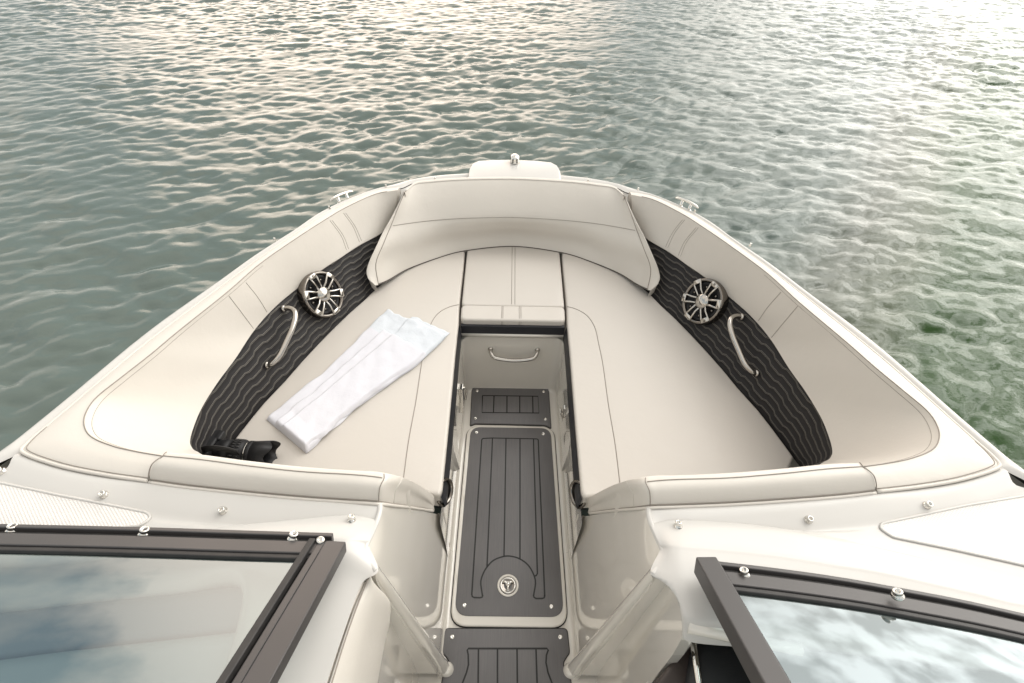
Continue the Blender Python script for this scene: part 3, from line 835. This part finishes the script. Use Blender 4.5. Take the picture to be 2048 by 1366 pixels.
for s in (1, -1):   # cup holder rings at the aft ends of the seats
    p = UX(889, 984, -.207); p = p if s == 1 else mir(p)
    mb = MB(); n = Vector((1, -.35, .35)) if s == 1 else Vector((-1, -.35, .35))
    v, f = lathe_([(.040, -.006), (.044, .0), (.042, .006), (.036, .007), (.034, .0), (.028, -.03), (0, -.03)], frame(p, n), 28); mb.add(v, f)
    mb.build('cup_holder', [dchrome], boat)

# ---- cockpit pieces behind the jambs
pc = [(727,1166),(708,1210),(690,1258),(672,1312),(655,1366),(640,1410)]
pe = [(738,1167),(778,1200),(779,1245),(770,1285),(755,1366),(742,1430)]
q0 = [U(*q, .83) for q in pc]; q3 = []
for (a, b), z in zip(pe, (.82,.70,.63,.61,.60,.60)): q3.append(U(a, b, z))
q1 = [p+Vector((.010, 0, .012)) for p in q0]; q2 = [a.lerp(b, .4)+Vector((.010, 0, .03)) for a, b in zip(q1, q3)]
q4 = [p+Vector((-.03, 0, -.05)) for p in q3]
mb = MB(); v, f = Loft([q0, q1, q2, q3, q4]).grid(8, 6); mb.add(v, f)
v, f = tube_(curve([p+Vector((-.002, 0, .006)) for p in q0], 40), .005, 8); mb.add(v, f, 0)
v, f = tube_(curve([p+Vector((.010, 0, .0115)) for p in q0], 40), .0015, 6); mb.add(v, f, 1)
o_ = mb.build('console_cushion', [vin, seamM], boat)

def flatwall(px, x0, k, y0, y1):
    P = [UP(*q, x0, k) for q in px]
    P += [Vector((x0, y1, -.003)), Vector((x0, y0, -.003))]
    c = [p+Vector((-.02 if x0 < 0 else .02, 0, 0)) for p in P]; n = len(P)
    return mesh_obj('passage_wall', P+c, [list(range(n))]+[[i, (i+1)%n, (i+1)%n+n, i+n] for i in range(n)], gelb, boat, smooth=False)
flatwall([(735,1148),(752,1140),(790,1190),(800,1250),(775,1300),(752,1366),(735,1440)], -.272, -.012, .40, .0)
flatwall([(1312,1149),(1345,1161),(1356,1200),(1366,1243),(1362,1280),(1345,1310),(1318,1345),(1290,1385),(1262,1425)], .268, .033, .40, .05)
# starboard helm console: moulded edge, brown side pad, black dash pad
mb = MB()
a0, a1 = U(1380, 1248, .845), U(1345, 1160, .845)
e = [U(1377,1252,.83), U(1366,1280,.76), U(1345,1310,.68), U(1318,1345,.60), U(1290,1385,.52), U(1262,1425,.45)]
v, f = tube_(curve([p+Vector((.008, .004, 0)) for p in e], 40), .013, 12); mb.add(v, f)
v, f = tube_([U(1375,1250,.838), U(1430,1262,.836), U(1490,1275,.834), U(1600,1300,.83)], .013, 10); mb.add(v, f)
mb.build('console_moulding', gelb, boat)
mb = MB()
P = roundpoly([U(1394,1272,.74), U(1372,1420,.74), U(1600,1420,.74), U(1560,1290,.74)], .03, 6)
v, f = slab_(dens(P, .03), .74, .66, .02, 4); mb.add(v, f)
tri_fill(mb.build('dash_pad', dashM, boat))
mb = MB(); P = [U(1378,1274,.70), U(1290,1400,.70), U(1385,1440,.70), U(1392,1280,.70)]
v, f = slab_(dens(P, .05), .70, .40, .01, 3); mb.add(v, f); tri_fill(mb.build('side_pad', brownM, boat))
mb = MB(); v, f = tube_([U(1384,1272,.745), U(1390,1310,.745), U(1398,1366,.745), U(1405,1420,.745)], .006, 10); mb.add(v, f); mb.build('trim_strip', chrome, boat)

# dashboards under the windscreens
def dash(s):
    def row(dy, z): 
        out = []
        for x in (-1.2, -.95, -.75, -.55, -.40, -.30):
            y = (.285+.07*max(0, 1-(abs(x)-.35)/.6)) if s == 1 else .27-.10*(abs(x)-.3)
            out.append(Vector((x, y+dy, z)))
        if s == -1:
            out[-1].x = -.43; 
        return out
    mb = MB(); k = .075 if s == 1 else .30
    v, f = Loft([row(.0, .80), row(-.012, .828), row(-.03, .836), row(-k, .825), row(-k-.01, .81)]).grid(6, 4); mb.add(mv(v, s), f); d = mb.build('dashboard', dashG, boat)
    mb = MB(); v, f = Loft([row(-k-.005, .80), row(-k-.012, .822), row(-k-.03, .828), row(-k-.3, .74), row(-k-.5, .60)]).grid(6, 4); mb.add(mv(v, s), f); mb.build('dash_panel', dashL, d)
both(dash)
# cockpit floor and inner sides so nothing looks hollow
mb = MB()
for s in (1, -1):
    v = [Vector((s*.26, .22, -.004)), Vector((s*1.1, .22, -.004)), Vector((s*1.1, -1.2, -.004)), Vector((s*.26, -1.2, -.004))]; mb.add(v, [[0, 1, 2, 3]])
mb.build('cockpit_floor', gelb, boat)

# ---- windscreens
RK = Vector((0, -cos(radians(27)), sin(radians(27))))    # up the glass, leaning aft
def strip(P, u, w0, w1, t0, t1, nrm):
    """bar along P between offsets w0,w1 up the glass, thickness t0..t1 along nrm"""
    v = []; f = []
    for p in P:
        for (w, t) in ((w0, t0), (w1, t0), (w1, t1), (w0, t1)): v.append(p+u*w+nrm*t)
    n = len(P)
    for i in range(n-1):
        for j in range(4): f.append([i*4+j, i*4+(j+1)%4, (i+1)*4+(j+1)%4, (i+1)*4+j])
    f += [[0, 1, 2, 3], [(n-1)*4+k for k in range(4)]]
    return v, f
ZW = .885
def screen(basepx, post_top, side, ext):
    base = [U(*q, ZW) for q in basepx]
    base = curve(base, 24)
    nrm = Vector((0, sin(radians(27)), cos(radians(27))))
    mb = MB()
    v, f = strip(base, RK, .000, .010, -.006, .012, nrm); mb.add(v, f)          # outer lip
    v, f = strip(base, RK, .010, .020, -.006, .004, nrm); mb.add(v, f, 1)       # groove
    v, f = strip(base, RK, .020, .050, -.006, .009, nrm); mb.add(v, f)          # face
    v, f = strip(base, RK, .050, .060, -.004, .006, nrm); mb.add(v, f, 1)       # gasket
    # post at the walk-through
    return base, nrm, mb
def post(mb, P0, P1, segs, nrm, up=None):
    d = (P1-P0).normalized(); sd = d.cross(nrm).normalized()
    for (a, b, t0, t1, mi) in segs:
        v = []
        for p in (P0, P1):
            for (w, t) in ((a, t0), (b, t0), (b, t1), (a, t1)): v.append(p+sd*w+nrm*t)
        mb.add(v, [[0, 1, 2, 3], [4, 7, 6, 5], [0, 4, 5, 1], [1, 5, 6, 2], [2, 6, 7, 3], [3, 7, 4, 0]], mi)
# port
baseP = [(-260,1050),(-100,1055),(60,1059),(200,1062),(350,1066),(500,1071),(668,1076)]
base, nrm, mb = screen(baseP, None, 1, None)
def rk_at(px, py, P):   # point on the glass plane through P seen at pixel
    r = ray(px, py); t = (P-CAM).dot(nrm)/r.dot(nrm); return CAM+r*t
p0 = rk_at(660, 1092, base[-1]); p1 = rk_at(465, 1430, base[-1])
post(mb, p0, p1, [(-.030, .006, -.010, .012, 0), (.007, .020, -.008, .010, 0), (.020, .024, -.008, .004, 1), (.024, .036, -.010, .016, 1)], nrm)
port = mb.build('windshield', [frameM, rubber], boat, smooth=False); bev(port, .0025)
def glass(base, corner, parent, inner_px):
    top = [p+RK*.75 for p in base]; b2 = [p+RK*.045 for p in base]
    g0, g1 = inner_px; b2[-1] = rk_at(*g0, base[-1]); top[-1] = b2[-1]+(rk_at(*g1, base[-1])-b2[-1]).normalized()*.72
    v, f = Loft([b2, top], lin=True).grid(1, 8)
    return mesh_obj('glass', v, f, glassM, parent)
glass(base, None, port, ((628, 1112), (480, 1366)))
for q in ((27,1066),(290,1073),(587,1082)):
    P = rk_at(*q, base[-1]); snap(P+nrm*.006, nrm+Vector((.25, 0, 0)), port, .0085)
sc0 = rk_at(642, 1092, base[-1]); screw(sc0+nrm*.012, port, .008)
# starboard, curved aft outboard
baseS = [(2420,1340),(2250,1292),(2150,1262),(2048,1238),(1915,1208),(1800,1186),(1677,1164),(1550,1146),(1424,1131)]
base, nrm, mb = screen(baseS, None, -1, None)
p0 = rk_at(1408, 1124, base[-1]+nrm*.02); p1 = rk_at(1600, 1470, base[-1]+nrm*.02)
post(mb, p0, p1, [(-.020, .016, -.022, .012, 0), (-.026, -.020, -.012, .004, 1)], nrm)
stb = mb.build('windshield', [frameM, rubber], boat, smooth=False); bev(stb, .0025)
glass(base, None, stb, ((1444, 1160), (1553, 1366)))
for q in ((1488,1153),(1794,1196)):
    P = rk_at(*q, base[-1]); snap(P+nrm*.004, nrm+Vector((-.25, 0, 0)), stb, .0078)

# ------------------------------------------------------------------ towel
TE1 = curve([U(*q, .447) for q in ((528,830),(585,786),(646,740),(700,688),(740,645),(777,604))], 60)
TE2 = curve([U(*q, .435) for q in ((611,903),(645,868),(697,823),(770,774),(845,722),(899,661))], 60)
for T_ in (TE1, TE2):
    a_, b_ = T_[0].copy(), T_[-1].copy()
    for k in range(60): T_[k] = T_[k].lerp(a_.lerp(b_, k/59), .4)
def sst(x, a, b): 
    q = max(0., min(1., (x-a)/(b-a))); return q*q*(3-2*q)
LAY = [(0., 1., 0., .97, .0085), (.40, 1.005, 0., 1., .0085), (.22, 1., .0, .82, .009)]
def inside(L, t, u, e=.02):
    t0, t1, u0, u1, th = L
    return sst(t, t0-.0, t0+e*1.5)*(1-sst(t, t1-e, t1))*(1-sst(u, u1-e*.4, u1))*th if t0 > 0 else th*(1-sst(u, u1-.01, u1))
vs = []; fs = []; fm = []
for li, L in enumerate(LAY):
    t0, t1, u0, u1, th = L; NU, NT = 110, 44; o = len(vs)
    for i in range(NU+1):
        for j in range(NT+1):
            ct = .5-.5*cos(pi*j/NT) if j in (0, NT) else j/NT
            t = t0+(t1-t0)*ct; u = u0+(u1-u0)*i/NU
            a = TE1[0].lerp(TE1[-1], 0); x = u*59; k = min(int(x), 58)
            p = TE1[k].lerp(TE1[k+1], x-k).lerp(TE2[k].lerp(TE2[k+1], x-k), t)
            wob = noise.noise(Vector((u*9, li*3.+(t > .5)*7, 2.)))*.006*(1 if j in (0, 1, NT-1, NT) else .3)
            p = p+Vector((wob, -wob, 0))
            if i > NU-4: p = p+(TE1[-1]-TE1[0]).normalized()*noise.noise(Vector((t*9, li*5., 0)))*.010
            dt = min(t-t0, t1-t)*.17; du = (u1-u)*.5; d0 = (u-u0)*.5
            ez = min(1., min(dt, du)/.007); pr = (1-(1-ez)**2)**.5
            ez0 = min(1., d0/.018); pr *= (1-(1-ez0)**2)**.5
            zb = ZS+.003+sum(inside(M_, t, u) for M_ in LAY[:li])*(1 if d0 > .01 else d0/.01)
            wr = noise.noise(Vector((p.x*8, p.y*8, 1.)))*.003+noise.noise(Vector((p.x*26, p.y*26, 5.+li)))*.0014
            wr += abs(noise.noise(Vector((p.x*14+3, p.y*5, li*2.))))*.003
            wr += .0035*sst(u, .74, .95)*noise.noise(Vector((p.x*30, p.y*30, 9.)))
            roll = .010*max(0, 1-u/.12)*(1 if li == 2 else .4)
            vs.append(Vector((p.x, p.y, zb+(th+wr+roll)*pr)))
    for i in range(NU):
        for j in range(NT):
            fs.append([o+i*(NT+1)+j, o+(i+1)*(NT+1)+j, o+(i+1)*(NT+1)+j+1, o+i*(NT+1)+j+1])
            fm.append(1 if (li < 2 and i/NU > .80) else 0)
tw = mesh_obj('towel', vs, fs, [towelM, towelB], None, fm=fm)
tw['label'] = 'long folded white towel with pale blue end, lying across the left bow seat'; tw['category'] = 'towel'

# ------------------------------------------------------------------ stills camera on the seat
hood = U(526, 909, ZS+.041); rear = U(440, 901, ZS+.050)
ax = (hood-rear); Lc = ax.length; ax.normalize()
cam_o = bpy.data.objects.new('photo_camera', None); COL.objects.link(cam_o)
cam_o['label'] = 'black camera with long zoom lens and petal hood lying in the left aft corner'; cam_o['category'] = 'camera'
M = frame(rear, ax)
mb = MB(); v, f = lathe_([(.030, -.005), (.033, .0), (.033, .012), (.036, .014), (.036, .030), (.034, .032), (.034, .040), (.037, .042), (.0375, .075), (.035, .077), (.035, .086), (.038, .088), (.038, .100), (.034, .104), (.030, .104), (.0, .098)], M, 40); mb.add(v, f)
lens = mb.build('lens', blackp, cam_o)
mb = MB()
for k in range(26):
    for z in (.046, .062):
        a = 2*pi*k/26; v, f = box_((0, 0, 0), (.004, .0024, .011), M@Matrix.Rotation(a, 4, 'Z')@Matrix.Translation((.038, 0, z+.003))); mb.add(v, f)
mb.build('zoom_ring', rubber, lens)
mb = MB(); k = 48; v = []
for r_, off in ((.037, 0), (.044, 1), (.0415, 1), (.0345, 0)):
    for j in range(k):
        a = 2*pi*j/k; z = .098 if not off else Lc+.028+.010*cos(4*a)*.9
        if not off: z = .094
        v.append(M@Vector((r_*cos(a), r_*sin(a), z)))
f = []
for i in range(4):
    for j in range(k): f.append([i*k+j, i*k+(j+1)%k, ((i+1)%4)*k+(j+1)%k, ((i+1)%4)*k+j])
mb.add(v, f); mb.build('lens_hood', blackp, lens)
mb = MB(); bx_ = frame(rear-ax*.030+Vector((0, 0, -.008)), ax, Vector((0, -1, .15)))
v, f = box_((0, 0, 0), (.090, .100, .045), bx_); mb.add(v, f); v, f = box_((0, .060, .002), (.040, .026, .04), bx_); mb.add(v, f); v, f = box_((.034, -.030, .018), (.022, .038, .024), bx_); mb.add(v, f)
body = bev(mb.build('body', blackp, cam_o, smooth=False), .006, 4)
mb = MB(); sp_pts = [U(395,903,.50), U(420,897,.535), U(450,899,.53), U(478,907,.50), U(470,916,.46), U(440,917,.45), U(405,915,.45)]
c = curve(sp_pts, 40); v = []; f = []
for i, p in enumerate(c): v += [p+Vector((0, .0, .014)), p-Vector((0, .0, .014)), p+Vector((0, .002, -.014)), p+Vector((0, .002, .014))]
for i in range(39):
    for j in range(4): f.append([i*4+j, i*4+(j+1)%4, (i+1)*4+(j+1)%4, (i+1)*4+j])
mb.add(v, f); mb.build('strap', rubber, cam_o)
mb = MB(); v, f = lathe_([(.0386, .086), (.0386, .0875)], M, 40); mb.add(v, f); mb.build('lens_ring', chrome, lens)

# ------------------------------------------------------------------ water
ZWAT = -.42
def water():
    N = 1024; Lx = 30.; x = (np.arange(N)/N)*Lx; rng = np.random.default_rng(7)
    k1 = np.fft.fftfreq(N, Lx/N)*2*pi; KX, KY = np.meshgrid(k1, k1, indexing='xy'); K = np.hypot(KX, KY)+1e-9
    def field(seed, th, lam_p, lo, spread, pw):
        rg = np.random.default_rng(seed); ph = rg.normal(size=(N, N))+1j*rg.normal(size=(N, N))
        a = np.arctan2(KY, KX); c = np.abs(np.cos(a-th))**spread
        kp = 2*pi/lam_p; Sp = np.exp(-1.1*(kp/K)**2)*K**(-pw)*c; Sp[K > 2*pi/lo] = 0; Sp[0, 0] = 0
        return ph*Sp
    H = field(1, radians(80), .85, .075, 1.3, 2.4)
    h = np.fft.ifft2(H).real; gy, gx = np.gradient(h, Lx/N); sl = np.sqrt((gx**2+gy**2).mean()); H1 = H/sl*.105
    H = field(2, radians(112), .42, .075, 1.3, 2.35); h = np.fft.ifft2(H).real; gy, gx = np.gradient(h, Lx/N); sl = np.sqrt((gx**2+gy**2).mean()); H2 = H/sl*.14
    H = field(3, radians(95), .26, .062, 1.5, 2.2); h = np.fft.ifft2(H).real; gy, gx = np.gradient(h, Lx/N); sl = np.sqrt((gx**2+gy**2).mean()); H3 = H/sl*.12
    H = H1+H2*.85+H3
    h = np.fft.ifft2(H).real
    dx = np.fft.ifft2(-1j*KX/K*H).real; dy = np.fft.ifft2(-1j*KY/K*H).real
    ch = 1.0
    X0, Y0 = -15., -6.
    XX, YY = np.meshgrid(x+X0, x+Y0, indexing='xy')
    ed = np.minimum(np.minimum(np.arange(N), N-1-np.arange(N))/30., 1.); E = np.minimum.outer(ed, ed)
    gust = .82+.3*np.sin(XX*.5+1.3)*np.sin(YY*.42+XX*.2)+.18*np.sin(XX*1.3+YY*.7)*np.sin(YY*1.1-XX*.4+2.)
    E = E*gust
    co = np.stack([XX+dx*ch*E, YY+dy*ch*E, ZWAT+h*E], -1).reshape(-1, 3)
    i = np.arange(N*N).reshape(N, N); q = np.stack([i[:-1, :-1], i[:-1, 1:], i[1:, 1:], i[1:, :-1]], -1).reshape(-1, 4)
    # outer ring to the horizon
    B_ = 4000.; c = [i[0, 0], i[0, -1], i[-1, -1], i[-1, 0]]; n0 = N*N
    outer = np.array([(-B_, -B_, ZWAT), (B_, -B_, ZWAT), (B_, B_, ZWAT), (-B_, B_, ZWAT)])
    co = np.vstack([co, outer])
    sides = [i[0, :], i[:, -1], i[-1, ::-1], i[::-1, 0]]
    ext = []
    loops = q.reshape(-1).tolist(); starts = list(range(0, len(loops), 4)); tot = [4]*len(starts)
    for k in range(4):
        pol = list(sides[k][::-1])+[n0+k, n0+(k+1)%4]
        starts.append(len(loops)); tot.append(len(pol)); loops += [int(z) for z in pol]
    me = bpy.data.meshes.new('water'); me.vertices.add(len(co)); me.vertices.foreach_set('co', co.astype(np.float32).ravel())
    me.loops.add(len(loops)); me.loops.foreach_set('vertex_index', np.array(loops, dtype=np.int32))
    me.polygons.add(len(starts)); me.polygons.foreach_set('loop_start', np.array(starts, dtype=np.int32)); me.polygons.foreach_set('loop_total', np.array(tot, dtype=np.int32))
    me.polygons.foreach_set('use_smooth', np.ones(len(starts), dtype=bool)); me.update(calc_edges=True)
    ob = bpy.data.objects.new('water', me); COL.objects.link(ob); ob['kind'] = 'structure'
    return ob
wob = water()
wm = mat('lake_water', (.02, .05, .035), .035, spec=.5); P_(wm).inputs['IOR'].default_value = 1.34
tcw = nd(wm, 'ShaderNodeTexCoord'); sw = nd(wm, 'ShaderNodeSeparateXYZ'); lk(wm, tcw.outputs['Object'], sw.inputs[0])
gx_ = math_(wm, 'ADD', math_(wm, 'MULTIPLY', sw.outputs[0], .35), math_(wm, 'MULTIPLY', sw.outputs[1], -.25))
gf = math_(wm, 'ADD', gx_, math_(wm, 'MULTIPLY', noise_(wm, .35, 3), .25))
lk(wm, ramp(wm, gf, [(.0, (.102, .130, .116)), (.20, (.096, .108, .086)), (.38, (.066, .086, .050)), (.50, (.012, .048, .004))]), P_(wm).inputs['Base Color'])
nb = noise_(wm, 9, 4, .6, stretch=(.8, 1.3, 1)); nb2 = noise_(wm, 30, 2, .5, stretch=(.7, 1.4, 1))
lk(wm, bump(wm, nb2, .06, .006, bump(wm, nb, .16, .02)), P_(wm).inputs['Normal'])
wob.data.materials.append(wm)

# ------------------------------------------------------------------ sky and sun
SUN_AZ, SUN_EL = radians(40), radians(60)        # azimuth clockwise from +Y
sd = Vector((sin(SUN_AZ)*cos(SUN_EL), cos(SUN_AZ)*cos(SUN_EL), sin(SUN_EL)))
w = bpy.data.worlds.new('World'); S.world = w; w.use_nodes = True
n_ = w.node_tree; bg = n_.nodes['Background']
class WM: node_tree = n_
W = WM()
sky = nd(W, 'ShaderNodeTexSky'); sky.sky_type = 'NISHITA'; sky.sun_disc = False
sky.sun_elevation = SUN_EL; sky.sun_rotation = SUN_AZ; sky.dust_density = 2.
tcd = nd(W, 'ShaderNodeTexCoord').outputs['Generated']
sep = nd(W, 'ShaderNodeSeparateXYZ'); lk(W, tcd, sep.inputs[0])
zz = math_(W, 'ADD', math_(W, 'MAXIMUM', sep.outputs[2], 0.), .18)
cmb = nd(W, 'ShaderNodeCombineXYZ'); lk(W, math_(W, 'DIVIDE', sep.outputs[0], zz), cmb.inputs[0]); lk(W, math_(W, 'DIVIDE', sep.outputs[1], zz), cmb.inputs[1])
cn = nd(W, 'ShaderNodeTexNoise'); cn.inputs['Scale'].default_value = 1.5; cn.inputs['Detail'].default_value = 7; cn.inputs['Roughness'].default_value = .58; lk(W, cmb.outputs[0], cn.inputs['Vector'])
def lobe(az, el, lo):
    d = Vector((sin(radians(az))*cos(radians(el)), cos(radians(az))*cos(radians(el)), sin(radians(el))))
    vm = nd(W, 'ShaderNodeVectorMath', operation='DOT_PRODUCT'); lk(W, tcd, vm.inputs[0]); vm.inputs[1].default_value = d
    mr = nd(W, 'ShaderNodeMapRange', interpolation_type='SMOOTHSTEP'); lk(W, vm.outputs['Value'], mr.inputs[0]); mr.inputs[1].default_value = lo; mr.inputs[2].default_value = 1
    return mr.outputs[0]
L1, L2 = lobe(56, 26, .68), lobe(-14, 12, .88)
cov = math_(W, 'ADD', cn.outputs['Fac'], math_(W, 'MULTIPLY', math_(W, 'ADD', L1, math_(W, 'MULTIPLY', L2, .6)), .22))
lowz = nd(W, 'ShaderNodeMapRange'); lk(W, sep.outputs[2], lowz.inputs[0]); lowz.inputs[1].default_value = .05; lowz.inputs[2].default_value = .45; lowz.inputs[3].default_value = .14; lowz.inputs[4].default_value = 0.
cov = math_(W, 'ADD', cov, lowz.outputs[0])
hiz = nd(W, 'ShaderNodeMapRange'); lk(W, sep.outputs[2], hiz.inputs[0]); hiz.inputs[1].default_value = .5; hiz.inputs[2].default_value = .9; hiz.inputs[3].default_value = 0.; hiz.inputs[4].default_value = .12
cov = math_(W, 'ADD', cov, hiz.outputs[0])
cf = ramp(W, cov, [(.47, (0, 0, 0)), (.62, (1, 1, 1))])
K_ = 10.
cloud = nd(W, 'ShaderNodeMix', data_type='RGBA', blend_type='ADD'); cloud.inputs[0].default_value = 1
cloud.inputs[6].default_value = (1.2*K_, 1.12*K_, 1.02*K_, 1)
g1_ = nd(W, 'ShaderNodeVectorMath', operation='SCALE'); g1_.inputs[0].default_value = (3.0*K_, 2.95*K_, 2.8*K_); c2n = nd(W, 'ShaderNodeTexNoise'); c2n.inputs['Scale'].default_value = 4.5; c2n.inputs['Detail'].default_value = 5; lk(W, cmb.outputs[0], c2n.inputs['Vector'])
lk(W, math_(W, 'MULTIPLY', L1, math_(W, 'MULTIPLY_ADD', ramp(W, c2n.outputs['Fac'], [(.42, (0, 0, 0)), (.56, (1, 1, 1))]), 0.8, .55)), g1_.inputs['Scale'])
g2_ = nd(W, 'ShaderNodeVectorMath', operation='SCALE'); g2_.inputs[0].default_value = (2.6*K_, 2.05*K_, 1.65*K_); lk(W, L2, g2_.inputs['Scale'])
ga = nd(W, 'ShaderNodeVectorMath', operation='ADD'); lk(W, g1_.outputs[0], ga.inputs[0]); lk(W, g2_.outputs[0], ga.inputs[1])
L3 = lobe(62, 36, .90)
g3_ = nd(W, 'ShaderNodeVectorMath', operation='SCALE'); g3_.inputs[0].default_value = (2.9*K_, 2.9*K_, 2.8*K_); lk(W, math_(W, 'MULTIPLY', L3, ramp(W, cn.outputs['Fac'], [(.475, (0, 0, 0)), (.505, (1, 1, 1))])), g3_.inputs['Scale'])
gb = nd(W, 'ShaderNodeVectorMath', operation='ADD'); lk(W, ga.outputs[0], gb.inputs[0]); lk(W, g3_.outputs[0], gb.inputs[1])
lk(W, gb.outputs[0], cloud.inputs[7])
skb = nd(W, 'ShaderNodeVectorMath', operation='SCALE'); lk(W, sky.outputs[0], skb.inputs[0]); skb.inputs['Scale'].default_value = .22
ska = nd(W, 'ShaderNodeVectorMath', operation='ADD'); lk(W, skb.outputs[0], ska.inputs[0]); ska.inputs[1].default_value = (5.2, 6.1, 6.5)
fin = nd(W, 'ShaderNodeMix', data_type='RGBA'); lk(W, cf, fin.inputs[0]); lk(W, ska.outputs[0], fin.inputs[6]); lk(W, cloud.outputs[2], fin.inputs[7])
hz_ = math_(W, 'MULTIPLY', math_(W, 'POWER', math_(W, 'SUBTRACT', 1., math_(W, 'MAXIMUM', sep.outputs[2], 0.)), 6.), 5.5)
hv = nd(W, 'ShaderNodeVectorMath', operation='SCALE'); hv.inputs[0].default_value = (1., .95, .88); lk(W, hz_, hv.inputs['Scale'])
ho = nd(W, 'ShaderNodeVectorMath', operation='ADD'); lk(W, fin.outputs[2], ho.inputs[0]); lk(W, hv.outputs[0], ho.inputs[1])
lk(W, ho.outputs[0], bg.inputs[0]); bg.inputs[1].default_value = .1
ld = bpy.data.lights.new('sun', 'SUN'); ld.energy = .6; ld.angle = radians(30); ld.color = (1, .98, .955)
lo_ = bpy.data.objects.new('sun', ld); COL.objects.link(lo_); lo_.rotation_euler = sd.to_track_quat('Z', 'Y').to_euler()

# ------------------------------------------------------------------ camera
cd = bpy.data.cameras.new('camera'); co = bpy.data.objects.new('camera', cd); COL.objects.link(co)
cd.sensor_width = 36; cd.lens = 36*F/2048; cd.clip_start = .02; cd.clip_end = 9000
def camdir(px, py): return ray(px, py)
fwd = ray(1024, 683).normalized()
right = (ray(2024, 683)-ray(1024, 683)).normalized(); up = (ray(1024, -317)-ray(1024, 683)).normalized()
Mx = Matrix.Identity(4)
for j in range(3): Mx[j][0] = right[j]; Mx[j][1] = up[j]; Mx[j][2] = -fwd[j]; Mx[j][3] = CAM[j]
co.matrix_world = Mx; S.camera = co
S.view_settings.view_transform = 'Standard'; S.view_settings.look = 'None'; S.view_settings.exposure = 0
